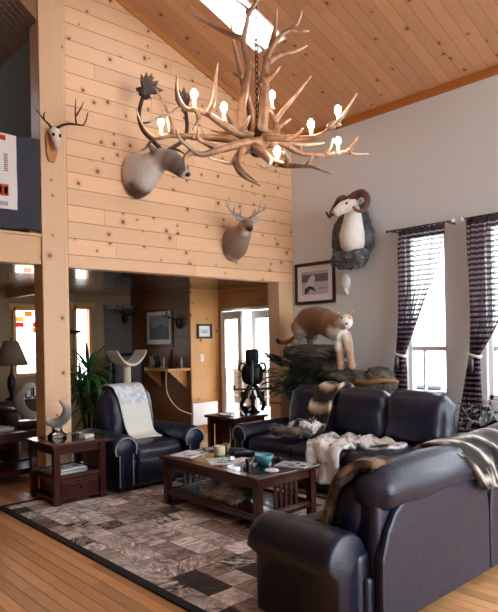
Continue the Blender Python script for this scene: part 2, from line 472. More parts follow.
def organic(name, mb, mat, parent, voxel=.014, smooth=6, k=6):
    """joins overlapping body volumes into one continuous skin and carries their colours over"""
    tmp = bpy.data.objects.new('tmp', mb.mesh('tmp', mat)); COL.objects.link(tmp)
    r = tmp.modifiers.new('R', 'REMESH'); r.mode = 'VOXEL'; r.voxel_size = voxel
    sm = tmp.modifiers.new('S', 'SMOOTH'); sm.iterations = smooth; sm.factor = .5
    dg = bpy.context.evaluated_depsgraph_get()
    me = bpy.data.meshes.new_from_object(tmp.evaluated_get(dg))
    me.name = name
    kd = KDTree(len(mb.v))
    for i, p in enumerate(mb.v): kd.insert(p, i)
    kd.balance()
    cols = []
    for v in me.vertices:
        acc = [0, 0, 0]; ws = 0
        for co, i, d in kd.find_n(v.co, k):
            w = 1 / (d + .004) ** 2; ws += w
            for j in range(3): acc[j] += mb.c[i][j] * w
        cols += [acc[0] / ws, acc[1] / ws, acc[2] / ws, 1]
    a = me.attributes.get('Col')
    if a: me.attributes.remove(a)
    a = me.attributes.new('Col', 'FLOAT_COLOR', 'POINT'); a.data.foreach_set('color', cols)
    me.materials.clear(); me.materials.append(M[mat])
    me.polygons.foreach_set('use_smooth', [True] * len(me.polygons))
    bpy.data.objects.remove(tmp)
    o = bpy.data.objects.new(name, me); COL.objects.link(o)
    if parent is not None: o.parent = parent
    return o

def strands(mb, samples, length, width, droop=.5, jit=.5, colf=None):
    """hair strands grown on a surface: samples = [(point, normal, lay_direction)]"""
    for p, nn, lay in samples:
        d = (nn * (1 - droop) + lay * droop + Vector((random.uniform(-1, 1), random.uniform(-1, 1), random.uniform(-1, 1))) * jit * .5).normalized()
        L = length * random.uniform(.6, 1.2)
        sd = d.cross(nn)
        if sd.length < 1e-3: sd = d.cross(Vector((.3, .5, .8)))
        sd.normalize(); sd *= width * .5
        b = p - nn * .004; m = p + d * L * .55 + nn * L * .12; e = p + d * L
        c = colf(p) if colf else mb.cur
        k = random.uniform(.5, 1.4); c = (min(1, c[0] * k), min(1, c[1] * k), min(1, c[2] * k), 1)
        mb.add([b - sd, b + sd, m - sd * .8, m + sd * .8, e], [(0, 1, 3, 2), (2, 3, 4)], [c] * 5)
# ------------------------------------------------------------------ camera and light
F_DIR = Vector((math.cos(math.radians(47.5)), math.sin(math.radians(47.5)), 0))
R_DIR = Vector((F_DIR.y, -F_DIR.x, 0)); U_DIR = Vector((0, 0, 1))
cd = bpy.data.cameras.new('camera'); cam = bpy.data.objects.new('camera', cd); COL.objects.link(cam)
ro = math.radians(1.05)
cx_, cy_ = R_DIR * math.cos(ro) - U_DIR * math.sin(ro), R_DIR * math.sin(ro) + U_DIR * math.cos(ro)
mw = Matrix((( cx_.x, cy_.x, -F_DIR.x, 0), (cx_.y, cy_.y, -F_DIR.y, 0), (cx_.z, cy_.z, -F_DIR.z, 1.63), (0, 0, 0, 1)))
cam.matrix_world = mw
cd.sensor_fit = 'VERTICAL'; cd.sensor_height = 36; cd.sensor_width = 36 * 498 / 612
cd.lens = 600 / 612 * 36; cd.shift_y = 31.5 / 612; cd.clip_start = .05
SC.camera = cam
vs = SC.view_settings
vs.view_transform = 'Standard'; vs.look = 'None'; vs.gamma = 1; vs.use_curve_mapping = False; vs.exposure = EXPO
SC.cycles.max_bounces = 10; SC.cycles.diffuse_bounces = 5; SC.cycles.transparent_max_bounces = 12
SC.cycles.use_denoising = True; SC.cycles.sample_clamp_indirect = 6

w = bpy.data.worlds.new('overcast_sky'); SC.world = w; w.use_nodes = True
nt = w.node_tree; bg = nt.nodes['Background']
tc = nt.nodes.new('ShaderNodeTexCoord'); sp = nt.nodes.new('ShaderNodeSeparateXYZ'); rp = nt.nodes.new('ShaderNodeValToRGB')
nt.links.new(tc.outputs['Generated'], sp.inputs[0]); nt.links.new(sp.outputs[2], rp.inputs[0]); nt.links.new(rp.outputs[0], bg.inputs[0])
rp.color_ramp.elements[0].color = (.90, .95, 1, 1); rp.color_ramp.elements[1].color = (.78, .89, 1, 1)
bg.inputs[1].default_value = SKY

# ------------------------------------------------------------------ setting
def run_wall(mb, fixed0, fixed1, a0, a1, z0, z1, holes, axis):
    """a straight wall along X or Y with rectangular openings (a0,a1,z0,z1)"""
    def bx(p, q, r, s):
        if q - p < 1e-4 or s - r < 1e-4: return
        if axis == 'Y': mb.box(fixed0, fixed1, p, q, r, s)
        else: mb.box(p, q, fixed0, fixed1, r, s)
    cur = a0
    for (p, q, r, s) in sorted(holes):
        bx(cur, p, z0, z1); bx(p, q, z0, r); bx(p, q, s, z1); cur = q
    bx(cur, a1, z0, z1)

def roof_z(x): return 4.63 + .376 * (6.67 - x)
RIDGE = 2.9
struct('floor', MB().box(-2.7, 6.9, -3.2, 10.1, -.12, 0), 'floor')
W1 = (3.735, 4.30, .86, 2.90); W2 = (2.66, 3.24, .86, 2.90); W0 = (.6, 2.0, .86, 2.93)  # W0 is an unseen opening added to admit daylight
mb = MB(); run_wall(mb, 6.67, 6.85, -3.2, 6.265, 0, 4.64, [W0, W2, W1], 'Y'); struct('wall_right', mb, 'white_wall')
DR = (6.55, 7.97, 0, 2.13)
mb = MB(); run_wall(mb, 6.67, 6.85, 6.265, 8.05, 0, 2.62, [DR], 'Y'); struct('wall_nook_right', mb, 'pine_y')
mb = MB().prism([(3.04, 2.45), (6.67, 2.45), (6.67, roof_z(6.67)), (3.04, roof_z(3.04))], 6.263, 6.44)
struct('wall_back', mb, 'pine_wall')
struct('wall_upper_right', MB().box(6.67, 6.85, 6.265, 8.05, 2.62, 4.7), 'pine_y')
# roof with the skylight well left open
def slope(mb, x0, x1, y0, y1, t=.12):
    mb.prism([(x0, roof_z(x0)), (x1, roof_z(x1)), (x1, roof_z(x1) + t), (x0, roof_z(x0) + t)], y0, y1)
SX0, SX1, SY0, SY1 = 3.7, 5.2, 4.92, 5.42
mb = MB(); slope(mb, RIDGE, 6.85, -3.2, SY0); slope(mb, RIDGE, 6.85, SY1, 6.44); slope(mb, RIDGE, SX0, SY0, SY1); slope(mb, SX1, 6.85, SY0, SY1)
struct('ceiling', mb, 'pine_roof')
mb = MB(); zr = roof_z(RIDGE); xl = -2.7; zl = zr - .376 * (RIDGE - xl)
mb.prism([(xl, zl), (RIDGE, zr), (RIDGE, zr + .12), (xl, zl + .12)], -3.2, 6.28); struct('ceiling_left', mb, 'pine_roof')
# skylight
mb = MB()
for (a, b, c, d) in ((SX0, SX1, SY0, SY0 + .015), (SX0, SX1, SY1 - .015, SY1), (SX0, SX0 + .015, SY0 + .015, SY1 - .015), (SX1 - .015, SX1, SY0 + .015, SY1 - .015)):
    mb.prism([(a, roof_z(a) - .012), (b, roof_z(b) - .012), (b, roof_z(b) + .15), (a, roof_z(a) + .15)], c, d)
sk = struct('window_3', mb, 'white')
struct('glass', MB().prism([(SX0, roof_z(SX0) + .14), (SX1, roof_z(SX1) + .14), (SX1, roof_z(SX1) + .145), (SX0, roof_z(SX0) + .145)], SY0, SY1), 'glass', sk)
# trims
struct('trim_1', MB().box(6.635, 6.67, -3.2, 6.263, 4.54, 4.63), 'trim_o')
mb = MB().prism([(3.04, roof_z(3.04) - .10), (6.63, roof_z(6.63) - .10), (6.63, roof_z(6.63) - .005), (3.04, roof_z(3.04) - .005)], 6.235, 6.263); struct('trim_2', mb, 'trim_x')
struct('trim_3', MB().box(2.74, 3.04, 6.263, 6.50, 0, 6.0), 'post_x', None, .008)                # ridge post
struct('trim_4', MB().box(6.36, 6.67, 6.265, 6.50, 0, 2.45), 'post_x', None, .006)               # corner post
struct('trim_5', MB().box(-2.5, 2.74, 6.29, 6.46, 2.462, 2.76), 'beam_x', None, .006)             # loft edge beam
struct('trim_6', MB().box(-2.5, 2.74, 6.27, 6.48, 2.76, 2.79), 'beam_x', None, .004)
struct('trim_7', MB().box(3.70, 3.80, 8.75, 9.9, 2.34, 2.46), 'beam_x')
struct('baseboard_right', MB().box(6.65, 6.67, -3, 6.263, 0, .13), 'trim_o')
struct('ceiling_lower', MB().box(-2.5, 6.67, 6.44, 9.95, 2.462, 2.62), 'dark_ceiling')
# loft
struct('wall_loft_right', MB().box(2.80, 2.95, 6.50, 9.95, 2.62, 5.2), 'loft_wall')
mb = MB().prism([(2.82, 5.03), (2.82, 5.15), (1.99, 5.82), (1.99, 5.70)], 6.28, 9.95).prism([(1.99, 5.70), (1.99, 5.82), (-2.7, 4.06), (-2.7, 3.94)], 6.28, 9.95)
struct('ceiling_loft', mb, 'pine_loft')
struct('wall_loft_gable', MB().prism([(2.82, 5.10), (2.82, 6.06), (1.99, 5.80)], 6.285, 6.32), 'pine_loft')
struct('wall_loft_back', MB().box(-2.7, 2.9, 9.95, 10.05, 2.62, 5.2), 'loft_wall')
# lower back rooms
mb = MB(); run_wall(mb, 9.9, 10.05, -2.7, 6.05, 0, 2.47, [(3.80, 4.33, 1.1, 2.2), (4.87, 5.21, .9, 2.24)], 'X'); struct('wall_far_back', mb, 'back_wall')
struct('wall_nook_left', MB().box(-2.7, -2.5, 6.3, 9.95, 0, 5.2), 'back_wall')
struct('wall_column', MB().box(6.06, 6.68, 8.05, 9.95, 0, 2.47), 'col_pine')
struct('wall_nook_side_shaded', MB().box(6.045, 6.06, 8.06, 9.9, 0, 2.465), 'shaded_nook_pine')  # thin sheet over the column side carrying the painted shade
# unseen part of the great room behind the camera: rear opening added and sized for daylight
struct('wall_left', MB().box(-2.7, -2.5, -3.2, 6.3, 0, 4.1), 'loft_wall')
mb = MB(); run_wall(mb, -3.2, -3.05, -2.7, 6.85, 0, 6.2, [(REARX, 6.4, .25, REARTOP)], 'X'); struct('wall_front', mb, 'white_wall')

def framed_window(n, y0, y1, z0, z1, mull):
    mb = MB()
    for (a, b, c, d) in ((y0, y0 + .05, z0, z1), (y1 - .05, y1, z0, z1), (y0, y1, z1 - .05, z1), (y0, y1, z0, z0 + .06)):
        mb.box(6.72, 6.80, a, b, c, d)
    o = struct('window_%d' % n, mb, 'white', None, .004)
    struct('window_bar', MB().box(6.735, 6.785, y0 + .05, y1 - .05, mull, mull + .06).box(6.74, 6.78, (y0 + y1) / 2 + .06, (y0 + y1) / 2 + .085, z0 + .06, mull), 'white', o)
    struct('glass', MB().box(6.757, 6.763, y0 + .05, y1 - .05, z0 + .06, z1 - .05), 'glass', o)
    struct('window_sill', MB().box(6.66, 6.73, y0 - .03, y1 + .03, z0 - .03, z0), 'white', o)
framed_window(1, *W1, 1.42); framed_window(2, *W2, 1.42)
for n, (a, b, c, d) in ((4, (3.80, 4.33, 1.1, 2.2)), (5, (4.87, 5.21, .9, 2.24))):
    mb = MB().box(a, a + .05, 9.86, 9.97, c, d).box(b - .05, b, 9.86, 9.97, c, d).box(a - .06, b + .06, 9.86, 9.97, d - .05, d + .06).box(a - .06, b + .06, 9.84, 9.97, c - .05, c)
    o = struct('window_%d' % n, mb, 'trim_x'); struct('glass', MB().box(a + .05, b - .05, 9.93, 9.935, c, d - .05), 'glass', o)
# coloured glass panel in the upper half of the left window
st = MB()
cols = ['#e08a45', '#f2e2c0', '#d9603a', '#efe9dd', '#e7a65c', '#b9503c']
k = 0
for r in range(4):
    for c in range(3):
        x0 = 3.86 + c * .14; z0 = 1.78 + r * .09
        if (r * 2 + c) % 3: st.col(cols[(r * 5 + c * 3) % 6]).box(x0, x0 + .135, 9.90, 9.905, z0, z0 + .085)
def stained():
    n = NT('coloured_glass'); a = n.n.new('ShaderNodeAttribute'); a.attribute_name = 'Col'
    t = n.n.new('ShaderNodeBsdfTranslucent'); n.link(a.outputs['Color'], t.inputs[0]); n.link(t.outputs[0], n.out.inputs['Surface']); return n.m
M['stained'] = stained()
tag(st.build('stained_glass_panel', 'stained', None, False), 'orange and cream coloured glass panel in the window behind the lamp', 'stained glass')

# french doors in the right wall beyond the corner post
mb = MB().box(6.64, 6.86, 6.55, 6.59, 0, 2.13).box(6.64, 6.86, 7.93, 7.97, 0, 2.13).box(6.64, 6.86, 6.55, 7.97, 2.085, 2.13)
dr = struct('door_1', mb, 'white', None, .003)
def leaf(name, mt):
    W, H = .66, 2.07
    m = MB().box(-.02, .02, 0, .11, .01, H, mt).box(-.02, .02, W - .11, W, .01, H, mt).box(-.02, .02, .11, W - .11, H - .13, H, mt).box(-.02, .02, .11, W - .11, .01, .24, mt)
    o = struct(name, m, 'white', dr)
    struct('glass', MB().box(-.003, .003, .11, W - .11, .24, H - .13, mt), 'glass', o)
    m = MB()
    for i in range(1, 4): m.box(-.012, .012, .11, W - .11, .24 + i * .42, .252 + i * .42, mt)
    m.box(-.012, .012, W / 2 - .006, W / 2 + .006, .24, H - .13, mt)
    struct('glazing_bar', m, 'white', o)
    mh = MB().box(-.06, -.02, W - .07, W - .045, .98, 1.0, mt).box(-.065, -.05, W - .16, W - .045, .98, 1.0, mt)
    struct('handle', mh, 'brass', o)
    return o
lf = leaf('door_leaf', Matrix.Translation((6.67, 7.93, 0)) @ Matrix.Rotation(math.radians(180 - 13), 4, 'Z') @ Matrix.Scale(-1, 4, (1, 0, 0)))
rt = leaf('door_leaf', Matrix.Translation((6.72, 6.59, 0)))
m = MB()
for i in range(40):
    pass
def lace_panel(mt, parent):
    m = MB(); vs = []; fs = []; nx = 40
    for i in range(nx + 1):
        for z in (1.12, 1.93):
            vs.append(mt @ Vector((-.035 + .008 * math.sin(i * 1.3), .10 + .46 * i / nx, z)))
    for i in range(nx): fs.append((2 * i, 2 * i + 2, 2 * i + 3, 2 * i + 1))
    m.add(vs, fs); o = m.build('lace_curtain', 'lace', parent); return o
lace_panel(Matrix.Translation((6.72, 6.59, 0)), rt)
lace_panel(Matrix.Translation((6.67, 7.93, 0)) @ Matrix.Rotation(math.radians(180 - 13), 4, 'Z') @ Matrix.Scale(-1, 4, (1, 0, 0)), lf)

# outside: ground, deck and rails
o = struct('ground_outside', MB().box(6.9, 40, -30, 40, -1.3, -1.2), 'deck')
struct('ground_behind', MB().box(-30, 6.8, 10.2, 40, -1.3, -1.2), 'deck')
struct('ground_front', MB().box(-30, 6.8, -40, -3.3, -1.3, -1.2), 'deck')
struct('deck_outside', MB().box(6.9, 9.6, 1, 12.6, -.2, -.04), 'deck')
t = thing('deck_railing', 'brown wooden deck railing seen through the glass doors', 'railing', (9.4, 10.3, -.04))
MB().box(-.05, .05, -2, 2, 1.06, 1.12).build('top_rail', 'deckrail', t, False)
MB().box(-.03, .03, -2, 2, .12, .17).build('bottom_rail', 'deckrail', t, False)
b = MB()
for i in range(26): b.box(-.02, .02, -1.98 + i * .155, -1.86 + i * .155, .17, 1.06)
b.build('board_panel', 'deckrail', t, False)
for y in (-1.9, 0, 1.9): MB().box(-.05, .05, y - .05, y + .05, 0, 1.06).build('post', 'deckrail', t, False)
t = thing('bird_bath', 'grey stone pedestal table on the deck outside the first window', 'garden table', (7.7, 4.73, -.04))
MB().lathe([(.16, 0), (.14, .06), (.07, .12), (.065, .78), (.1, .84)]).build('pedestal', 'stone_out', t)
MB().lathe([(.1, .84), (.27, .87), (.28, .91), (.26, .92)]).build('table_top', 'stone_out', t)
t = thing('storage_tub', 'pale blue lidded tub on the deck outside the first window', 'tub', (8.5, 4.95, -.04))
MB().box(-.3, .3, -.22, .22, 0, .75).build('body', 'sky_blue', t, False, .03); MB().box(-.32, .32, -.24, .24, .75, .8).build('lid', 'sky_blue', t, False, .015)
# ------------------------------------------------------------------ rug
t = thing('patchwork_rug', 'cowhide patchwork rug of grey brown and black squares with dark border', 'rug', (2.13, 2.35, 0.0))
RX, RY = 2.48, 3.70
o = MB().box(.065, RX - .065, .065, RY - .065, 0.001, .012).build('patchwork', 'rug', t, False)
o = MB().box(0, .065, 0, RY, 0.001, .013).box(RX - .065, RX, 0, RY, .001, .013).box(.065, RX - .065, 0, .065, .001, .013).box(.065, RX - .065, RY - .065, RY, .001, .013).build('border', 'rug_border', t, False)

# ------------------------------------------------------------------ mission style tables
RZ = .013
def mission_table(name, label, cat, loc, sx, sy, h, rz=0, z0=RZ, shelf_z=.13, slats=True, drawer=False, leg=.065, group=None, top=.035, sideslat=None, parent_only=False):
    t = thing(name, label, cat, (loc[0], loc[1], z0), rz, group)
    H = h - z0; o = .03; hx, hy = sx / 2, sy / 2
    tp = MB().box(-hx, hx, -hy, hy, H - top, H).build('top', 'cherry', t, False, .008)
    MB().box(-hx + .09, hx - .09, -hy + .09, hy - .09, H + .0005, H + .002).build('glass_inset', 'glass_top', t, False)
    for a in (-1, 1):
        for b in (-1, 1):
            x, y = a * (hx - o - leg / 2), b * (hy - o - leg / 2)
            MB().box(x - leg / 2, x + leg / 2, y - leg / 2, y + leg / 2, 0, H - top).build('leg', 'cherry', t, False, .005)
    ax, ay = hx - o - leg, hy - o - leg
    for b in (-1, 1):
        y = b * (hy - o - leg / 2); x = b * (hx - o - leg / 2)
        MB().box(-ax, ax, y - .012, y + .012, H - top - .075, H - top).build('apron', 'cherry', t, False, .003)
        MB().box(x - .012, x + .012, -ay, ay, H - top - .075, H - top).build('apron', 'cherry', t, False, .003)
    MB().box(-hx + o + .01, hx - o - .01, -hy + o + .01, hy - o - .01, shelf_z - .025, shelf_z).build('shelf', 'cherry', t, False, .004)
    for b in (-1, 1):
        y = b * (hy - o - leg / 2); x = b * (hx - o - leg / 2)
        MB().box(-ax, ax, y - .014, y + .014, shelf_z - .045, shelf_z + .02).build('rail', 'cherry', t, False, .003)
        MB().box(x - .014, x + .014, -ay, ay, shelf_z - .045, shelf_z + .02).build('rail', 'cherry', t, False, .003)
        if slats:
            for k in range(-2, 3):
                c = k * .062
                if slats == 'X':
                    MB().box(x - .01, x + .01, c - .014, c + .014, shelf_z + .02, H - top - .075).build('slat', 'cherry', t, False)
                else:
                    MB().box(c - .014, c + .014, y - .01, y + .01, shelf_z + .02, H - top - .075).build('slat', 'cherry', t, False)
    return t, H, hx, hy

ct, H, hx, hy = mission_table('coffee_table', 'long dark cherry coffee table with slatted ends and cluttered glass top', 'coffee table', (3.715, 4.27), .78, 1.42, .48)

et, H, hx, hy = mission_table('end_table', 'dark cherry end table with a drawer beside the pine post', 'end table', (2.81, 5.90), .62, .66, .617, shelf_z=.27, slats=False)
d = MB().box(-.2, .2, -.285, .24, .06, .225).build('drawer', 'cherry', et, False, .005)
MB().box(-.165, .165, -.293, -.285, .085, .20).build('drawer_panel', 'cherry', d, False, .003)
MB().ell((0, -.305, .145), (.016, .016, .016)).build('knob', 'bronze', d)
MB().box(-.26, .26, -.28, .28, .03, .06).build('bottom_panel', 'cherry', et, False)

et3, H3, _, _ = mission_table('end_table', 'dark cherry slatted end table between the recliner and the far sofa', 'end table', (5.22, 5.98), .60, .60, .617, z0=0, slats='X')
for k in range(-2, 3):
    for y in (-.24, .24):
        MB().box(k * .062 - .014, k * .062 + .014, y - .01, y + .01, .15, .505).build('slat', 'cherry', et3, False)
lt, _, _, _ = mission_table('side_table', 'long dark wooden table behind the pine post holding newspapers', 'table', (2.35, 7.14), 1.55, .68, .60, z0=0, slats='X', shelf_z=.15)

# ------------------------------------------------------------------ leather seating
def sofa(name, label, cat, loc, rz, W, n, D=1.0, arm_w=.27, arm_f=-.48, arm_r=.36, arm_h=.62, back_h=1.0, seat_h=.47, rear='panel', scroll=False, base_f=-.42, splits=None, rear_in=.08, rear_top=None, roll=True):
    t = thing(name, label, cat, loc, rz)
    R = D / 2; inner = W / 2 - arm_w
    MB().soft((0, (base_f + R - .06) / 2, .19), (2 * inner + .1, R - .06 - base_f, .30), .03, 6).build('base', 'leather', t)
    edges = splits or [-inner + 2 * inner * i / n for i in range(n + 1)]
    for i in range(len(edges) - 1):
        a, b = edges[i], edges[i + 1]; c = (a + b) / 2; w_ = b - a - .008
        MB().soft((c, (base_f - .03 + R - .3) / 2, seat_h - .09), (w_, R - .3 - base_f + .03, .2), .075, 8, .02, None, .008, i * 3 + 1).build('seat_cushion', 'leather', t)
        MB().soft((c, base_f - .02, .21), (w_ - .03, .07, .28), .03, 6, .015, None, .005, i).build('footrest', 'leather', t)
        tilt = Matrix.Rotation(math.radians(-10), 4, 'X')
        if roll:
            MB().soft((c, R - .235, .60), (w_, .22, .42), .085, 9, .03, tilt, .012, i * 5 + 2).build('back_cushion', 'leather', t)
            MB().soft((c, R - .115, back_h - .125), (w_ + .01, .26, .25), .115, 9, .02, Matrix.Rotation(math.radians(-6), 4, 'X'), .014, i * 7 + 3).build('headrest', 'leather', t)
        else:
            MB().soft((c, R - .21, (back_h + seat_h) / 2 - .01), (w_ + .004, .27, back_h - seat_h + .02), .10, 9, .045, tilt, .016, i * 5 + 2).build('back_cushion', 'leather', t)
        rt = rear_top or back_h - .15
        rw = w_ + (0 if 0 < i < len(edges) - 2 else -.0)
        # rear shell with rounded shoulders
        x0, x1 = c - rw / 2, c + rw / 2
        lo = rear_in if i == 0 else 0; hi = rear_in if i == len(edges) - 2 else 0
        rm = MB().prism([(x0, .06), (x1, .06), (x1, .52 * rt / .85), (x1 - .02 - hi * .25, rt - .14), (x1 - .04 - hi * .6, rt - .05), (x1 - .07 - hi, rt), (x0 + .07 + lo, rt), (x0 + .04 + lo * .6, rt - .05), (x0 + .02 + lo * .25, rt - .14), (x0, .52 * rt / .85)], R - .07, R)
        p = rm.build('rear_panel', 'leather', t, False, .02)
        MB().soft((c, R - .14, .43), (rw - .015, .2, .70), .05, 6).build('back_frame', 'leather', t)
    for s in (-1, 1):
        xc = s * (W / 2 - arm_w / 2); hw = arm_w / 2; rr = hw + .015
        prof = []
        for k in range(13):
            a = PI * k / 12
            prof.append((xc + rr * math.cos(a), arm_h - rr + rr * math.sin(a)))
        prof = [(xc + hw - .065, .05), (xc + hw - .065, arm_h - rr - .07)] + prof + [(xc - hw + .065, arm_h - rr - .07), (xc - hw + .065, .05)]
        stations = [(arm_f, .90), (arm_f + .015, .965), (arm_f + .05, 1.0), (arm_f + (arm_r - arm_f) * .35, 1.0), (arm_f + (arm_r - arm_f) * .37, .985), (arm_f + (arm_r - arm_f) * .39, 1.0), (arm_f + (arm_r - arm_f) * .7, 1.0), (arm_f + (arm_r - arm_f) * .72, .985), (arm_f + (arm_r - arm_f) * .74, 1.0), (arm_r - .04, .98), (arm_r - .01, .93), (arm_r, .85)]
        vs = []; m = MB(); N = len(prof); fs = []
        zc = arm_h - rr
        for (y, k) in stations:
            for (x, z) in prof:
                vs.append((xc + (x - xc) * k, y, (zc + (z - zc) * k) if z > zc else z))
        for i in range(len(stations) - 1):
            for j in range(N):
                j2 = (j + 1) % N
                fs.append((i * N + j, i * N + j2, (i + 1) * N + j2, (i + 1) * N + j))
        fs.append(tuple(range(N))); fs.append(tuple(range((len(stations) - 1) * N, len(stations) * N)))
        a_ = m.add(vs, fs).build('arm', 'leather', t)
        if scroll:
            nm = MB()
            pts = []
            for k in range(-16, 17):
                a = PI / 2 + k / 16 * PI * .62
                pts.append((xc + (rr - .03) * math.cos(a), zc + (rr - .03) * math.sin(a)))
            z = zc - .06
            while z > .09:
                pts += [(xc + hw - .06, z), (xc - hw + .06, z)]; z -= .024
            for (x, z) in pts: nm.ell((x, arm_f - .008, z), (.011, .007, .011), 8, 5)
            nm.build('nailhead_trim', 'nail', a_)
            pv = MB()
            vs = [(xc + (rr - .055) * math.cos(2 * PI * k / 20), arm_f - .006, zc + (rr - .055) * math.sin(2 * PI * k / 20)) for k in range(20)]
    for s in (-1, 1):
        MB().soft((s * (inner + .02), (arm_r + R - .10) / 2 - .04, .25), (.16, R - .10 - arm_r + .10, .44), .05, 5).build('side_panel', 'leather', t)
    for a in (-1, 1):
        for b in (base_f + .1, R - .14): MB().box(a * (inner - .08) - .03, a * (inner - .08) + .03, b - .03, b + .03, 0, .06).build('foot', 'black', t, False)
    return t
M['nail'] = plain('nailheads', '#9a9aa4', .3, .9)

rec = sofa('recliner', 'navy leather recliner with nailhead arms and a pale crocheted blanket on its back', 'armchair', (3.715, 5.97, .0145), 0, 1.18, 1, .97, .28, -.48, .36, .62, 1.03, .47, scroll=True, roll=False)
far = sofa('reclining_sofa', 'long navy leather sofa along the white wall draped with furs', 'sofa', (5.20, 4.15, 0), -PI / 2, 2.62, 3, 1.10, .25, -.50, .40, .61, 1.0, .47, base_f=-.48, scroll=True, roll=False)
LV = (3.53, 2.31, .0145)
lov = sofa('reclining_loveseat', 'navy leather sofa in front seen from behind with a fur throw over its back', 'sofa', LV, PI, 2.46, 2, .92, .31, -.25, .36, .60, .90, .45, splits=[-.92, -.29, .92], base_f=-.34, rear_in=.14, rear_top=.715)
# ------------------------------------------------------------------ throws and blankets
def drape(name, path, width_dir, widths, mat, thick=.02, nu=26, wr=.012, colf=None, seed=0, shift=None, fold=None):
    """cloth strip following a path, with thickness; widths per path point; returns mb, samples"""
    P = curve_pts(path, 5); m = len(P); wd = Vector(width_dir).normalized()
    mb = MB(); top = []
    for i, p in enumerate(P):
        t = i / (m - 1)
        k = t * (len(widths) - 1); a = int(min(k, len(widths) - 2)); w_ = widths[a] * (1 - (k - a)) + widths[a + 1] * (k - a)
        tg = (P[min(i + 1, m - 1)] - P[max(i - 1, 0)]).normalized(); nn = tg.cross(wd).normalized()
        if nn.z < -.35 and i < m / 2: pass
        row = []
        for j in range(nu + 1):
            u = j / nu - .5
            q = p + wd * (u * w_)
            z = noise.noise(q * 7 + Vector((seed, 0, 0))) * wr + noise.noise(q * 19 + Vector((0, seed, 0))) * wr * .4
            if fold: z += fold(u, t)
            row.append((q + nn * (z * OUT(nn)), nn * OUT(nn)))
        top.append(row)
    n1 = nu + 1
    vs = [r[0] for row in top for r in row] + [r[0] - r[1] * thick for row in top for r in row]
    fs = []; off = m * n1
    for i in range(m - 1):
        for j in range(nu):
            a = i * n1 + j; f = (a, a + 1, a + n1 + 1, a + n1)
            fs.append(f); fs.append(tuple(x + off for x in f[::-1]))
    for i in range(m - 1):
        for j in (0, nu):
            a = i * n1 + j; b = a + n1; fs.append((a, b, b + off, a + off) if j == 0 else (b, a, a + off, b + off))
    for j in range(nu):
        for i in (0, m - 1):
            a = i * n1 + j; fs.append((a + 1, a, a + off, a + 1 + off) if i == 0 else (a, a + 1, a + 1 + off, a + off))
    cols = None
    if colf:
        cc = [colf(j / nu - .5, i / (m - 1), top[i][j][0]) for i in range(m) for j in range(nu + 1)]
        cols = cc + cc
    mb.add(vs, fs, cols)
    smp = []
    def sample(n, lay):
        out = []
        for _ in range(n):
            i = random.randrange(m - 1); j = random.randrange(nu); a, b = random.random(), random.random()
            p = top[i][j][0].lerp(top[i + 1][j][0], a).lerp(top[i][j + 1][0].lerp(top[i + 1][j + 1][0], a), b)
            out.append((p, top[i][j][1], lay, i / (m - 1), (j + b) / nu - .5))
        return out
    return mb, sample
def OUT(n): return 1.0
def grow(mb, sample, n, lay, length, width, colf, droop=.75, jit=.7):
    for (p, nn, l, t, u) in sample(n, Vector(lay)):
        strands(mb, [(p, nn, l)], length, width, droop, jit, lambda q: lin(colf(u, t, q)) if isinstance(colf(u, t, q), str) else colf(u, t, q))

def bandmix(stops, t):
    for i in range(len(stops) - 1):
        if t <= stops[i + 1][0]:
            a, b = stops[i], stops[i + 1]; k = (t - a[0]) / max(1e-6, b[0] - a[0]); return mixc(lin(a[1]), lin(b[1]), max(0, min(1, k)))
    return lin(stops[-1][1])

# crocheted blanket on the recliner
def crochet(u, t, p):
    if t > .30 and t < .58:
        v = noise.noise(p * 30); return mixc(lin('#e2e4e5'), lin('#a9bfd2'), max(0, min(1, .4 + v * 1.6)))
    g = .5 + .5 * math.sin(p.x * 160) * math.sin(p.z * 160); return mixc(lin('#cfd3cc'), lin('#e9e9e2'), g)
bx, by = 3.715, 5.97
mb, sm = drape('b', [(bx - .02, by + .51, .70), (bx - .02, by + .51, .95), (bx - .02, by + .46, 1.07), (bx - .02, by + .33, 1.11), (bx - .01, by + .19, 1.085), (bx, by + .105, .95), (bx + .02, by + .06, .76), (bx + .04, by + .025, .60), (bx + .05, by - .03, .54), (bx + .06, by - .14, .522)], (1, 0, 0), [.36, .40, .42, .42, .40, .38, .37, .36, .35, .34], 'cloth', .012, 30, .008, crochet, 2)
o = mb.build('crocheted_blanket', 'cloth'); tag(o, 'cream and light blue crocheted blanket over the recliner back', 'blanket')

# banded fur hanging down the back of the far sofa
bands = [(0, '#c9b49e'), (.16, '#bfa890'), (.22, '#241812'), (.32, '#33231b'), (.37, '#d8c5ae'), (.41, '#bda58c'), (.45, '#1f1410'), (.56, '#2e1f18'), (.60, '#dccab5'), (.64, '#b39a82'), (.68, '#1f1410'), (.79, '#2e1f18'), (.83, '#d3bfa9'), (.88, '#2a1c16'), (1, '#1f1410')]
dk = lambda c, k: (c[0] * k, c[1] * k, c[2] * k, 1)
bf = lambda u, t, p: dk(bandmix(bands, min(1, max(0, t + .015 * noise.noise(p * 20) + .03 * u * u * 4))), .9)
path = [(5.80, 4.58, .88), (5.76, 4.58, .99), (5.66, 4.59, 1.035), (5.54, 4.61, 1.02), (5.41, 4.62, .91), (5.355, 4.63, .77), (5.30, 4.64, .62), (5.22, 4.65, .56), (5.08, 4.66, .55)]
fold = lambda u, t: .035 * (1 - (2 * u) ** 2)
mb, sm = drape('f', path, (0, 1, 0), [.18, .22, .25, .28, .30, .31, .31, .29, .25], 'pelt', .05, 24, .012, bf, 4, None, fold)
def lay_down(p): return Vector((-.5, .0, -.8))
grow(mb, sm, 2600, (-.4, 0, -.9), .045, .006, bf)
tag(mb.build('banded_fur', 'pelt'), 'brown and cream banded fur hanging over the far sofa back', 'fur throw')

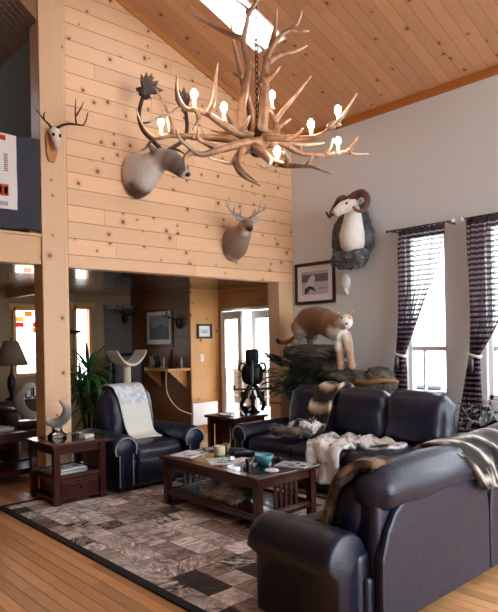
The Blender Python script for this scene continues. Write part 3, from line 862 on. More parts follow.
# marbled white blanket spilling over the seat
def snowcol(u, t, p):
    v = noise.noise(p * 8) + .6 * noise.noise(p * 21 + Vector((3, 3, 3)))
    return mixc(lin('#e2e0de'), lin('#66666d'), max(0, min(1, (v - .05) * 2.4)))
fold2 = lambda u, t: .035 + .012 * math.sin(u * 13 + t * 5) + .014 * math.sin(u * 7 - t * 9 + 1)
mb, sm = drape('w', [(5.22, 4.16, .545), (5.04, 4.10, .545), (4.88, 4.05, .55), (4.72, 4.00, .545), (4.62, 3.97, .50), (4.575, 3.95, .36), (4.565, 3.94, .16)], (0, 1, 0), [.42, .54, .58, .52, .44, .40, .30], 'pelt', .03, 34, .035, snowcol, 9, None, fold2)
grow(mb, sm, 2500, (-.5, .1, -.6), .022, .005, snowcol)
mb2, sm2 = drape('w2', [(5.34, 3.72, .55), (5.26, 3.68, .55), (5.12, 3.67, .55), (4.98, 3.68, .545), (4.88, 3.7, .54)], (0, 1, 0), [.40, .56, .58, .52, .42], 'pelt', .03, 30, .03, snowcol, 5, None, lambda u, t: .045 + .05 * (1 - (2 * t - 1) ** 2) * (1 - (2 * u) ** 2) + .014 * math.sin(u * 11 + t * 4))
grow(mb2, sm2, 2000, (-.5, .1, -.6), .022, .005, snowcol)
o = len(mb.v); mb.add(mb2.v, mb2.f, mb2.c)
tag(mb.build('marbled_white_blanket', 'pelt'), 'fluffy white blanket with grey marbling spilling off the far sofa seat', 'blanket')

# pelt with white, black and brown fur beside it
t = thing('wolf_pelt', 'bundled pelt of white black and grey brown fur on the far sofa seat', 'fur throw', (4.95, 4.60, .54))
mb = MB().soft((.06, -.06, .075), (.30, .30, .13), .06, 8, .02, None, .03, 3)
mb.c = [mixc(lin('#d9d6d2'), lin('#1b1a1c'), 1.0 if (noise.noise(Vector(v) * 9) > .08) else 0.0) for v in mb.v]
smp = []
for _ in range(1500):
    i = random.randrange(len(mb.v)); p = Vector(mb.v[i]); nn = (p - Vector((.06, -.06, .0))).normalized(); smp.append((p, nn, Vector((-.6, .3, -.4))))
cv = lambda p: mixc(lin('#e6e2de'), lin('#1b1a1c'), 1.0 if (noise.noise(p * 9) > .08) else 0.0)
strands(mb, smp, .035, .006, .6, .8, cv)
mb.build('white_black_fur', 'pelt', t, label='white and black fur')
mb = MB().col('#6b625c')
pts = curve_pts([(.02, .22, .03), (-.12, .26, .04), (-.20, .16, .05), (-.20, 0, .055), (-.14, -.13, .06), (-.02, -.20, .05)], 6)
mb.loft(pts, [(.05, .04)] * len(pts), [mixc(lin('#5a4c42'), lin('#8a8079'), .5 + .5 * math.sin(i * .9)) for i in range(len(pts))], 10)
smp = [(Vector(v), (Vector(v) - pts[min(range(len(pts)), key=lambda k: (pts[k] - Vector(v)).length)]).normalized(), Vector((-.3, -.4, -.3))) for v in random.choices(mb.v, k=1300)]
strands(mb, smp, .04, .006, .6, .8, lambda p: mixc(lin('#4d423a'), lin('#9a9089'), random.random()))
mb.build('brown_fur', 'pelt', t, label='grey brown fur edge')

# long fur over the back of the near loveseat
coy = [(0, '#2a211c'), (.05, '#e6ddd0'), (.08, '#1a1614'), (.15, '#3d342e'), (.18, '#efe7da'), (.215, '#1a1614'), (.30, '#0d0b0a'), (.36, '#6b625b'), (.39, '#f1eadf'), (.425, '#2a2421'), (.52, '#0f0d0c'), (.58, '#7d736b'), (.61, '#efe8dc'), (.645, '#241f1c'), (.74, '#0f0d0c'), (.80, '#8a8078'), (.83, '#f1eadf'), (.87, '#2a2421'), (1, '#0f0d0c')]
cf = lambda u, t, p: dk(bandmix(coy, min(1, max(0, .5 + .95 * (u * .8) + .35 * (t - .5) + .10 * noise.noise(p * 7) + .03 * noise.noise(p * 40)))), .8)
mb, sm = drape('c', [(3.96, 2.24, .62), (3.96, 2.19, .80), (3.94, 2.12, .90), (3.93, 2.01, .945), (3.94, 1.90, .91), (3.97, 1.815, .82), (4.02, 1.795, .64)][::-1], (1, 0, 0), [.74, .92, 1.02, 1.1, 1.14, 1.1, 1.0], 'pelt', .03, 70, .012, cf, 6, None, lambda u, t: .02 + .006 * math.sin(u * 26 + t * 3))
grow(mb, sm, 9000, (.45, -.5, -.6), .06, .0048, cf, .72, .6)
tag(mb.build('coyote_fur_throw', 'pelt'), 'grey and cream banded fur throw over the back of the near leather sofa', 'fur throw')
bc = lambda u, t, p: mixc(lin('#3b2a1f'), lin('#8b6f58'), max(0, min(1, .4 + 1.2 * noise.noise(p * 16))))
mb, sm = drape('d', [(2.73, 1.93, .95), (2.72, 2.03, .945), (2.70, 2.11, .88), (2.70, 2.17, .74), (2.71, 2.25, .60), (2.73, 2.37, .53)], (1, 0, 0), [.14, .20, .24, .26, .28, .30], 'pelt', .04, 16, .02, bc, 8, None, lambda u, t: .03)
grow(mb, sm, 2600, (-.3, .6, -.6), .05, .006, bc)
tag(mb.build('brown_fur_throw', 'pelt'), 'shaggy brown fur inside the near leather sofa beside its arm', 'fur throw')

# ------------------------------------------------------------------ things on the coffee table
TZ = .4825
def lathe_thing(name, prof, mat, loc, label, cat): return simple(name, MB().lathe(prof, n=24), mat, loc, label, cat)
t = thing('bowl', 'turquoise glazed bowl on the coffee table', 'bowl', (3.74, 3.91, TZ))
MB().lathe([(.03, 0), (.045, .006), (.075, .045), (.087, .09), (.082, .09), (.07, .05), (.04, .014), (.001, .012)], n=28).build('body', 'turq', t)
t = thing('jar_candle', 'cream jar candle on the coffee table papers', 'candle', (3.76, 4.56, TZ))
MB().lathe([(.05, 0), (.055, .006), (.055, .085), (.05, .09), (.046, .088), (.046, .08), (.001, .078)]).build('jar', 'candle', t)
MB().box(-.002, .002, -.002, .002, .078, .095).build('wick', 'black', t)
M['amber'] = plain('amber_glass', '#6b5340', .15, 0, .1, 10, .6)
lathe_thing('tumbler', [(.03, 0), (.033, .005), (.038, .085), (.035, .085), (.03, .01), (.001, .008)], 'amber', (3.91, 4.63, TZ), 'brown glass tumbler behind the jar candle', 'glass')
lathe_thing('water_glass', [(.025, 0), (.028, .004), (.036, .085), (.034, .085), (.026, .012), (.001, .01)], 'clear', (3.53, 3.88, TZ), 'small clear glass at the edge of the table beside the turquoise bowl', 'glass')
lathe_thing('coaster', [(.058, 0), (.062, .004), (.062, .012), (.056, .016), (.001, .014)], 'white', (3.60, 3.67, TZ), 'round white coaster near the front corner of the coffee table', 'coaster')
lathe_thing('small_jar', [(.024, 0), (.028, .004), (.028, .03), (.02, .038), (.001, .04)], 'black', (3.95, 3.93, TZ), 'small dark jar behind the turquoise bowl', 'jar')
def sheet(name, loc, sx, sy, rz, label, cat, th=.006, pal=('#d9dbdd', '#8fa0b0', '#3a4552'), seed=1, mat='gloss', group=None):
    random.seed(seed); mb = MB().col(pal[0]).box(-sx / 2, sx / 2, -sy / 2, sy / 2, 0, th)
    for i in range(7):
        a, b = random.uniform(-.45, .2) * sx, random.uniform(-.45, .2) * sy
        c, d = random.uniform(.1, .3) * sx, random.uniform(.06, .3) * sy
        mb.col(pal[1 + i % (len(pal) - 1)]).box(a, min(a + c, sx * .47), b, min(b + d, sy * .47), th, th + .0006 + i * .0001)
    return simple(name, mb, mat, loc, label, cat, group, 0, False, rz)
sheet('magazine', (3.90, 3.70, TZ), .22, .29, .35, 'magazine with a brown and grey cover at the near corner of the table', 'magazine', .008, ('#aeb6bd', '#6b4a3a', '#8fa3b8', '#d4d0c8'), 3)
sheet('magazine', (3.56, 4.32, TZ), .22, .30, -.5, 'shiny pale blue leaflet below the jar candle', 'magazine', .003, ('#c9d6e2', '#7f98ae', '#e9eef2', '#42586a'), 5)
sheet('newspaper', (3.57, 4.80, TZ), .30, .26, .3, 'opened newspaper at the far end of the coffee table', 'newspaper', .006, ('#e6eaee', '#7a858f', '#b9c2ca', '#39424b'), 7, 'print')
sheet('magazine', (3.93, 4.80, TZ), .20, .27, 1.2, 'dark magazine lying at the far end beside the opened newspaper', 'magazine', .012, ('#4a5563', '#9fb0c0', '#222a33', '#c5ccd2'), 9)
sheet('envelope', (3.72, 4.22, TZ), .23, .12, .2, 'white envelope in the middle of the coffee table', 'envelope', .003, ('#eef0f2', '#c3c8cc', '#aab4bd'), 11, 'print')
sheet('paper_sheet', (3.62, 4.03, TZ), .15, .20, .7, 'blue grey sheet of paper before the turquoise bowl', 'paper', .002, ('#8d9dac', '#b9c6d1', '#53626f'), 13, 'print')
t = thing('remote_control', 'black remote control on the coffee table', 'remote control', (3.93, 4.38, TZ), .9)
MB().soft((0, 0, .014), (.055, .2, .026), .011, 5).build('body', 'black', t)
b = MB()
for i in range(3):
    for j in range(6): b.box(-.018 + i * .014, -.009 + i * .014, -.075 + j * .022, -.065 + j * .022, .026, .0295)
b.build('button_pad', 'grey_metal', t, False)
t = thing('eyeglasses_case', 'dark rounded eyeglasses case near the remote control', 'case', (3.97, 4.54, TZ), .4)
MB().soft((0, 0, .022), (.075, .17, .042), .02, 6).build('body', 'teal_fabric', t)

# shaggy fur hat on the lower shelf
mb = MB().soft((0, 0, .08), (.26, .42, .15), .07, 8, .02, None, .03, 5)
cfh = lambda p: mixc(lin('#6f665d'), lin('#d8d2c6'), max(0, min(1, .55 + 1.2 * noise.noise(p * 7))))
mb.c = [cfh(Vector(v)) for v in mb.v]
strands(mb, [(Vector(v), (Vector(v) - Vector((0, 0, .03))).normalized(), Vector((-.3, .3, -.6))) for v in random.choices(mb.v, k=2400)], .06, .006, .6, .8, cfh)
o = mb.build('fur_bundle', 'pelt'); o.location = (3.62, 4.25, .145); tag(o, 'pale grey shaggy fur bundle on the coffee table lower shelf', 'fur')

# ------------------------------------------------------------------ end table by the post
t = thing('horn_carving', 'silver grey curled horn on a clear base on the end table', 'carved horn', (2.75, 6.0, .6195), -.5)
hp = [(-.11, 0, .21), (-.07, 0, .165), (0, 0, .155), (.065, 0, .19), (.10, 0, .26), (.085, 0, .33), (.03, 0, .39)]
hq = curve_pts(hp, 5); m = MB(); m.loft(hq, [.012 + .042 * math.sin(PI * min(1, .08 + .92 * i / (len(hq) - 1))) ** .8 for i in range(len(hq))], [mixc(lin('#cfcac4'), lin('#6e6a66'), math.sin(PI * i / (len(hq) - 1))) for i in range(len(hq))], 12); m.build('horn', 'horn', t)
MB().lathe([(.09, 0), (.1, .01), (.095, .03), (.06, .06), (.05, .09), (.055, .115), (.001, .115)]).build('base', 'clear', t)
t = thing('trinket_box', 'small white box at the edge of the end table', 'box', (2.97, 5.78, .6195), .3)
MB().box(-.065, .065, -.045, .045, 0, .022).build('body', 'white', t, False, .004)
MB().box(-.067, .067, -.047, .047, .022, .03).build('lid', 'white', t, False, .003)
for i, (dx, rz, pal, lab) in enumerate([(0, .05, ('#d2d4d6', '#8a8f94', '#5c6268'), 'white magazine at the bottom of the stack in the end table'), (.012, -.06, ('#9aa1a8', '#d9dbdc', '#40464c'), 'grey magazine in the middle of the stack in the end table'), (-.01, .12, ('#e4e4e2', '#9fb0bd', '#7b7f83'), 'white magazine on top of the stack in the end table')]):
    sheet('magazine', (2.80 + dx, 5.85, .2845 + i * .0165), .22, .29, rz + 1.57, lab, 'magazine', .015, pal, 20 + i, 'gloss', 'magazines stacked in the end table')

# table behind the post
t = thing('horn_carving', 'large pale curled horn on a wooden block behind the pine post', 'carved horn', (2.98, 7.2, .602), -.5)
MB().box(-.16, .16, -.09, .09, 0, .07).build('base', 'cherry', t, False, .01)
hq = curve_pts([(.04, 0, .50), (-.07, 0, .47), (-.14, 0, .37), (-.13, 0, .24), (-.04, 0, .14), (.08, 0, .125), (.17, 0, .17)], 5); m = MB(); m.loft(hq, [.014 + .05 * math.sin(PI * min(1, .05 + .95 * i / (len(hq) - 1))) ** .8 for i in range(len(hq))], [mixc(lin('#d5d0c8'), lin('#8c8781'), math.sin(PI * i / (len(hq) - 1))) for i in range(len(hq))], 12); m.build('horn', 'horn', t)
sheet('newspaper', (2.53, 7.22, .602), .36, .28, .1, 'folded newspaper on the long table behind the post', 'newspaper', .02, ('#c9cacb', '#7b8085', '#4b5055'), 31, 'print')
sheet('newspaper', (2.20, 7.2, .602), .34, .26, -.2, 'newspaper at the left end of the long table', 'newspaper', .015, ('#b9bdc2', '#6c737a', '#4b5055'), 33, 'print')

# ------------------------------------------------------------------ end table by the sofa
t = thing('iron_figure', 'tall black iron figure with ring arms and a crossbar on the slatted end table', 'sculpture', (5.50, 5.95, .617), -.74)
T45 = Matrix.Identity(4)
MB().lathe([(.10, 0), (.105, .012), (.06, .03), (.03, .08), (.028, .16), (.05, .20), (.02, .25), (.02, .30)]).build('base', 'black_metal', t)
MB().soft((0, 0, .755), (.185, .09, .20), .04, 6).build('head', 'black_metal', t)
MB().soft((0, 0, .52), (.25, .10, .26), .07, 7, .02).soft((0, 0, .645), (.14, .08, .10), .03, 4).build('torso', 'black_metal', t)
MB().box(-.018, .018, -.075, -.04, .40, .70).build('spine_ridge', 'grey_metal', t, False, .006)
for sg in (-1, 1):
    m = MB(); m.loft([(sg * .135 + .045 * math.cos(a), 0, .61 + .055 * math.sin(a)) for a in [2 * PI * k / 16 for k in range(17)]], [.012] * 17, None, 8, (0, 1, 0)); m.build('ring_arm', 'black_metal', t)
    m = MB().loft([(0, 0, .315), (sg * .25, 0, .315)], [.014, .012]).loft([(sg * .245, 0, .30), (sg * .245, 0, .37)], [.012, .014]); m.build('crossbar', 'black_metal', t)
    m = MB().loft(curve_pts([(0, 0, .38), (sg * .06, -.03, .33), (sg * .10, -.04, .22), (sg * .15, -.03, .12), (sg * .12, -.02, .03)], 4), [.03] * 8 + [.028] * 9); m.build('scroll_leg', 'black_metal', t)
    MB().box(sg * .11 - .05, sg * .11 + .05, -.03, .03, .19, .29).build('side_plate', 'black_metal', t, False, .01)
t = thing('glass_candle_holder', 'clear glass bowl in front of the iron figure', 'glass bowl', (5.30, 5.82, .6195))
MB().lathe([(.05, 0), (.055, .01), (.085, .05), (.09, .11), (.085, .11), (.078, .055), (.04, .015), (.001, .014)]).build('body', 'clear', t)
lathe_thing('dish', [(.05, 0), (.06, .005), (.11, .022), (.108, .026), (.055, .01), (.001, .009)], 'white', (5.06, 5.98, .6195), 'shallow white dish at the left edge of the slatted end table', 'dish')

# ------------------------------------------------------------------ framed pictures
def framed(name, label, o, ux, w_, h, fw, cols, art=None, mw=.07, depth=.03, fmat='dark_frame'):
    """picture lying in the plane (ux, Z); o = centre on the wall, normal = ux x Z turned to the room"""
    ux = Vector(ux); nn = ux.cross(Vector((0, 0, 1)))
    mt = Matrix(((ux.x, nn.x, 0, 0), (ux.y, nn.y, 0, 0), (0, 0, 1, 0), (0, 0, 0, 1)))
    t = thing(name, label, 'framed picture', o)
    f = MB()
    a, b = w_ / 2, h / 2
    for bx_ in ((-a, -a + fw, -b, b), (a - fw, a, -b, b), (-a + fw, a - fw, b - fw, b), (-a + fw, a - fw, -b, -b + fw)):
        f.box(bx_[0], bx_[1], .002, depth, bx_[2], bx_[3], mt)
    f.build('frame', fmat, t, False, .004)
    MB().box(-a + fw, a - fw, .002, .010, -b + fw, b - fw, mt).build('mat_board', 'mat_board', t, False)
    p = MB().col(cols[0]).box(-a + fw + mw, a - fw - mw, .010, .012, -b + fw + mw * 1.1, b - fw - mw, mt)
    if art:
        for i, (c, poly) in enumerate(art):
            p.col(c); W_, H_ = (a - fw - mw), (b - fw - mw)
            n0 = len(p.v); q = [mt @ Vector((x * W_, .0122 + i * .0003, z * H_)) for x, z in poly]
            p.add(q, [tuple(range(len(q)))])
    p.build('print', 'print', t, False)
    return t
art = [('#6b6573', [(-1, .1), (1, .1), (1, .75), (-1, .75)]), ('#cfc6cc', [(-.75, -.55), (-.6, .1), (-.35, .55), (-.1, .72), (.05, .45), (0, .1), (-.1, -.5)]), ('#3b3542', [(-.8, -.85), (-.75, -.4), (-.4, -.2), (-.05, -.35), (.1, -.75), (-.1, -.6), (-.35, -.5), (-.6, -.85)]), ('#9a93a0', [(.3, -.55), (.9, -.5), (.9, -.38), (.35, -.4)])]
t = framed('framed_print', 'large dark framed print with a pale mat beside the corner on the white wall', (6.669, 5.82, 2.41), (0, -1, 0), .77, .61, .045, ['#b9b0bc'], art, .085)
t = framed('framed_picture', 'framed landscape picture in the dim nook above the desk', (6.049, 8.96, 1.83), (0, -1, 0), .84, .66, .04, ['#8d949b'], [('#5f6b70', [(-1, -.9), (1, -.9), (1, -.1), (.3, .3), (-.4, 0), (-1, .2)])], .07)
t = framed('framed_picture', 'small black framed picture on the pine column above the light switch', (6.34, 8.049, 1.75), (1, 0, 0), .32, .25, .035, ['#b9c3cc'], [('#7f92a3', [(-.7, -.6), (.6, -.6), (.3, .4), (-.2, .1)])], .05, fmat='black')
t = thing('light_switch', 'white light switch on the pine column', 'light switch', (6.28, 8.05, 1.30))
MB().box(-.037, .037, -.008, 0, -.06, .06).build('plate', 'white', t, False, .003); MB().box(-.01, .01, -.016, -.008, -.02, .02).build('toggle', 'white', t, False)
t = thing('wall_heater', 'pale panel heater at the foot of the pine column', 'heater', (6.27, 8.0, .06))
MB().box(-.27, .27, -.05, .0, .12, .49).build('panel', 'white', t, False, .012)
for a in (-.2, .2): MB().box(a - .02, a + .02, -.06, .02, -.06, .12).build('foot', 'white', t, False)

# ------------------------------------------------------------------ curtains
def curtain_panel(name, label, pts, x=6.50, folds=8):
    """pts: list of (z, y_left, y_right) from the rod down"""
    t = thing(name, label, 'curtain', (x, 0, 0))
    mb = MB(); nz = 60; nx = 130; zs = [p[0] for p in pts]
    vs = []; fs = []
    for i in range(nz + 1):
        z = zs[0] + (zs[-1] - zs[0]) * i / nz
        for k in range(len(pts) - 1):
            if pts[k][0] >= z >= pts[k + 1][0] - 1e-9: break
        f = (pts[k][0] - z) / (pts[k][0] - pts[k + 1][0]); f = f * f * (3 - 2 * f) if pts[k][3] else f
        a = pts[k][1] + (pts[k + 1][1] - pts[k][1]) * f; b = pts[k][2] + (pts[k + 1][2] - pts[k][2]) * f
        amp = min(.05, .028 + .05 * max(0, .5 - abs(a - b)))
        for j in range(nx + 1):
            u = j / nx
            vs.append((amp * math.sin(u * folds * 2 * PI) + .006 * math.sin(u * 31 + z * 3), a + (b - a) * (u + .012 * math.sin(u * 23 + z * 4)), z))
    for i in range(nz):
        for j in range(nx):
            q = i * (nx + 1) + j; fs.append((q, q + 1, q + nx + 2, q + nx + 1))
    mb.add(vs, fs); mb.build('panel', 'curtain', t)
    k = min(range(len(pts)), key=lambda i: abs(pts[i][1] - pts[i][2]))
    yc = (pts[k][1] + pts[k][2]) / 2; hw = abs(pts[k][1] - pts[k][2]) / 2 + .02
    MB().loft([(.05 * math.sin(a), yc + hw * math.cos(a), pts[k][0] + .02 * math.cos(a)) for a in [2 * PI * i / 20 for i in range(21)]], [(.010, .022)] * 21, None, 8).build('tieback', 'white', t)
    MB().lathe([(.012, 0), (.03, -.03), (.025, -.15), (.008, -.16)], (-.07, yc, pts[k][0] - .02), 10).build('tassel', 'grey_metal', t)
    return t
curtain_panel('curtain', 'striped sheer curtain tied back at the left side of the full window', [(2.94, 4.27, 3.64, 0), (2.75, 4.29, 3.66, 0), (2.3, 4.30, 3.80, 0), (1.85, 4.31, 4.00, 0), (1.38, 4.335, 4.235, 0), (1.2, 4.37, 4.20, 0), (.10, 4.50, 4.15, 0)])
curtain_panel('curtain', 'striped sheer curtain tied back at the window cut off by the right edge', [(2.95, 3.37, 2.58, 0), (2.75, 3.37, 2.62, 0), (2.2, 3.36, 2.80, 0), (1.7, 3.35, 3.03, 0), (1.38, 3.36, 3.25, 0), (1.2, 3.40, 3.24, 0), (.10, 3.62, 3.18, 0)])
for (a, b, lab) in ((4.44, 3.54, 'thin dark curtain rod over the full window'), (3.42, 2.45, 'thin dark curtain rod over the window cut off by the right edge')):
    t = thing('curtain_rod', lab, 'curtain rod', (6.50, (a + b) / 2, 2.95)); h_ = (a - b) / 2
    MB().loft([(0, -h_, 0), (0, h_, 0)], [.011, .011]).build('rod', 'grey_metal', t)
    for sg in (-1, 1):
        MB().ell((0, sg * h_, 0), .022).build('finial', 'white' if (sg < 0) == (a > 4) else 'grey_metal', t)
        MB().box(0, .17, sg * (h_ - .06) - .006, sg * (h_ - .06) + .006, -.02, .006).build('bracket', 'grey_metal', t, False)
# ------------------------------------------------------------------ antler chandelier
ANT={
'A1':[[(0.017,0.05,-0.001),(-0.102,0.067,-0.031),(-0.185,0.084,-0.1),(-0.263,0.103,-0.2),(-0.322,0.115,-0.28),(-0.455,0.111,-0.381),(-0.509,0.055,-0.451),(-0.583,0.023,-0.471),(-0.631,-0.007,-0.501)],[(-0.447,0.108,-0.381),(-0.473,0.15,-0.421),(-0.48,0.203,-0.441),(-0.474,0.275,-0.451)],[(-0.314,0.111,-0.281),(-0.275,0.178,-0.301),(-0.256,0.292,-0.331),(-0.24,0.392,-0.35)],[(-0.127,0.078,-0.05),(-0.076,0.11,-0.101),(-0.05,0.15,-0.141)],[(-0.374,0.113,-0.33),(-0.361,0.046,-0.361),(-0.393,-0.026,-0.401)]],
'A2':[[(0.017,0.013,0.02),(-0.103,0.057,0.079),(-0.209,0.083,0.099),(-0.333,0.094,0.099),(-0.469,0.089,0.049),(-0.584,0.078,-0.001),(-0.667,0.056,-0.021),(-0.726,0.099,-0.021),(-0.767,0.169,-0.021),(-0.796,0.254,-0.001)],[(-0.566,0.081,-0.001),(-0.584,0.188,0.019),(-0.627,0.314,0.029),(-0.67,0.402,0.04)],[(-0.443,0.088,0.059),(-0.384,0.084,0.08),(-0.353,0.104,0.1),(-0.378,0.171,0.139)]],
'A3':[[(0.016,0.011,-0.041),(-0.102,-0.021,-0.121),(-0.232,-0.096,-0.25),(-0.354,-0.154,-0.341),(-0.426,-0.121,-0.401),(-0.467,-0.088,-0.44),(-0.487,-0.041,-0.461)],[(-0.399,-0.14,-0.361),(-0.443,-0.191,-0.4),(-0.435,-0.269,-0.421)],[(-0.247,-0.096,-0.251),(-0.324,-0.072,-0.301),(-0.367,-0.063,-0.361),(-0.361,-0.011,-0.381)]],
'A4':[[(0.033,0.0,-0.021),(-0.07,-0.052,-0.101),(-0.124,-0.1,-0.161),(-0.169,-0.18,-0.251),(-0.245,-0.195,-0.35),(-0.302,-0.198,-0.421)],[(-0.15,-0.158,-0.221),(-0.121,-0.248,-0.281),(-0.074,-0.3,-0.32),(0.003,-0.354,-0.36)]],
'B1':[[(-0.118,0.035,-0.001),(-0.014,0.054,-0.001),(0.069,0.037,-0.05),(0.214,-0.007,-0.151),(0.356,-0.022,-0.221),(0.448,0.02,-0.261),(0.507,0.072,-0.28),(0.555,0.142,-0.28),(0.605,0.221,-0.281)],[(0.19,0.0,-0.141),(0.235,-0.004,-0.201),(0.275,0.023,-0.251)],[(0.456,0.028,-0.261),(0.426,0.019,-0.301),(0.462,0.039,-0.331)]],
'B2':[[(-0.084,0.027,0.019),(0.057,0.054,0.079),(0.164,0.055,0.119),(0.294,0.012,0.199),(0.464,0.007,0.259),(0.617,0.042,0.299),(0.704,0.032,0.32),(0.796,0.036,0.34)],[(0.473,0.008,0.26),(0.513,0.069,0.279),(0.538,0.14,0.299)],[(0.645,0.04,0.3),(0.687,0.097,0.319),(0.721,0.159,0.329)]],
'B3':[[(-0.067,0.002,-0.021),(-0.001,-0.059,-0.101),(0.075,-0.171,-0.251),(0.165,-0.229,-0.341),(0.297,-0.258,-0.421),(0.354,-0.292,-0.461),(0.42,-0.323,-0.481)],[(0.165,-0.229,-0.341),(0.163,-0.196,-0.381),(0.139,-0.157,-0.421)],[(0.276,-0.252,-0.401),(0.285,-0.233,-0.421),(0.307,-0.212,-0.451)]],
'B4':[[(0.038,0.031,0.049),(0.111,0.099,0.099),(0.132,0.178,0.149),(0.099,0.279,0.179),(0.029,0.337,0.22),(-0.062,0.343,0.26),(-0.136,0.355,0.299)],[(0.118,0.205,0.149),(0.17,0.279,0.159),(0.273,0.401,0.179),(0.379,0.539,0.199)],[(0.122,0.153,0.129),(0.179,0.205,0.179),(0.236,0.255,0.219)]],
'B5':[[(0.073,0.039,0.049),(0.205,0.08,0.2),(0.344,0.107,0.329),(0.495,0.156,0.449)],[(0.295,0.103,0.299),(0.308,0.067,0.319),(0.302,0.045,0.339)]],
'C1':[[(-0.051,-0.005,-0.041),(0.006,-0.074,-0.15),(0.057,-0.175,-0.3),(0.057,-0.236,-0.38),(0.018,-0.256,-0.42),(-0.019,-0.241,-0.441)],[(-0.084,0.001,-0.051),(-0.109,-0.112,-0.2),(-0.118,-0.212,-0.321),(-0.08,-0.285,-0.381),(-0.008,-0.354,-0.421)]],
'C2':[[(-0.066,0.023,0.019),(-0.083,0.102,0.099),(-0.154,0.173,0.199),(-0.202,0.309,0.32),(-0.259,0.479,0.419)],[(-0.154,0.173,0.199),(-0.231,0.191,0.3),(-0.33,0.252,0.419)]],
'U1':[[(-0.096,0.091,0.049),(-0.107,0.245,0.059),(-0.077,0.409,0.049),(-0.058,0.531,0.029),(-0.083,0.685,-0.001),(-0.054,0.816,-0.031),(-0.057,0.879,-0.051),(-0.116,0.909,-0.081),(-0.179,0.94,-0.101)],[(-0.082,0.703,-0.001),(-0.159,0.763,0.059),(-0.284,0.863,0.14),(-0.403,0.964,0.199),(-0.483,1.091,0.249)],[(-0.053,0.848,-0.041),(-0.013,0.876,-0.08),(0.029,0.926,-0.101)]],
'U2':[[(0.025,0.09,-0.0),(0.05,0.267,-0.021),(0.056,0.387,-0.041),(0.058,0.507,-0.061),(0.095,0.596,-0.1),(0.157,0.656,-0.141),(0.235,0.687,-0.181),(0.269,0.72,-0.201),(0.281,0.762,-0.22)],[(0.226,0.682,-0.18),(0.276,0.653,-0.201),(0.324,0.639,-0.22)],[(0.071,0.52,-0.07),(0.163,0.593,-0.021),(0.259,0.633,0.03),(0.344,0.693,0.079)],[(0.097,0.605,-0.101),(0.122,0.732,-0.081),(0.138,0.873,-0.061)],[(0.057,0.411,-0.051),(0.11,0.43,-0.101),(0.147,0.46,-0.141)]],
'U3':[[(-0.034,0.107,0.099),(-0.042,0.277,0.149),(-0.09,0.491,0.199),(-0.127,0.686,0.239),(-0.158,0.844,0.279),(-0.168,0.973,0.299)],[(-0.089,0.54,0.199),(-0.138,0.572,0.24),(-0.188,0.622,0.279)]],
'U4':[[(-0.001,0.125,0.099),(0.022,0.272,0.139),(0.039,0.442,0.179),(0.003,0.587,0.199),(-0.054,0.665,0.219)],[(0.035,0.461,0.179),(0.058,0.605,0.199),(0.056,0.722,0.199),(-0.017,0.778,0.199)]],
}

BULBS= [(-0.383, 0.195, -0.381), (-0.215, 0.202, -0.151), (-0.636, 0.169, -0.001), (0.104, 0.382, 0.119), (0.329, 0.067, -0.201), (0.49, 0.129, -0.261), (0.57, 0.114, 0.279), (0.109, -0.129, -0.301)]
def ch(p): return R_DIR * p[0] + U_DIR * p[1] + F_DIR * p[2]
cz = Vector((2.73, 2.857, 2.89))
t = thing('antler_chandelier', 'large branching antler chandelier with lit candle bulbs hanging from the ridge', 'chandelier', cz)
for key, lines in ANT.items():
    m = MB(); up = key[0] == 'U'
    for i, ln in enumerate(lines):
        pts = [ch(p) for p in ln]
        r0 = (.041 if up else .040) if i == 0 else .024
        horn_tube(m, pts, r0, .0045, '#94715a' if i == 0 else '#a58068', '#e8d3ba', 4, 9, 1.5 if i == 0 else 1.1, .45)
    m.build('antler', 'antler', t)
MB().lathe([(.03, -.07), (.055, -.05), (.06, 0), (.05, .06), (.03, .10), (.012, .14)]).build('hub', 'bronze', t)
m = MB(); zt = roof_z(RIDGE) - .376 * (RIDGE - cz.x) - cz.z
z = .12; k = 0
while z < zt - .06:
    a = k % 2 * PI / 2
    m.loft([(math.cos(a) * .011 * math.cos(q), math.sin(a) * .011 * math.cos(q), z + .02 + .024 * math.sin(q)) for q in [2 * PI * i / 10 for i in range(11)]], [.0032] * 11, None, 5, (math.sin(a), math.cos(a), .1)); z += .036; k += 1
m.build('chain', 'black_metal', t)
MB().lathe([(.065, zt - .07), (.07, zt - .03), (.07, zt + .02)]).build('ceiling_canopy', 'bronze', t)
for b in BULBS:
    p = ch(b)
    sl = MB().lathe([(.020, -.095), (.021, -.09), (.013, -.085), (.012, -.03)], p, 12).build('candle_sleeve', 'candle', t)
    MB().lathe([(.008, -.03), (.017, -.018), (.022, -.002), (.018, .014), (.008, .026), (.001, .032)], p, 12).build('bulb', 'bulb', t)

# ------------------------------------------------------------------ animal mounts
def recol(mb, i0, f):
    for i in range(i0, len(mb.v)): mb.c[i] = (lambda c: lin(c) if isinstance(c, str) else c)(f(Vector(mb.v[i]), mb.c[i]))
def shift(pts, o): return [Vector(p) - Vector(o) for p in pts]
def ear(mb, base, tip, w, th, out, cin='#d8c9bd', cout=None):
    b, t_ = Vector(base), Vector(tip); up = Vector(out)
    P = [b.lerp(t_, k) for k in (0, .25, .55, .8, 1)]
    mb.loft(P, [(w * .55, th), (w * .9, th), (w, th * .9), (w * .6, th * .7), (.006, .006)], None, 10, up)

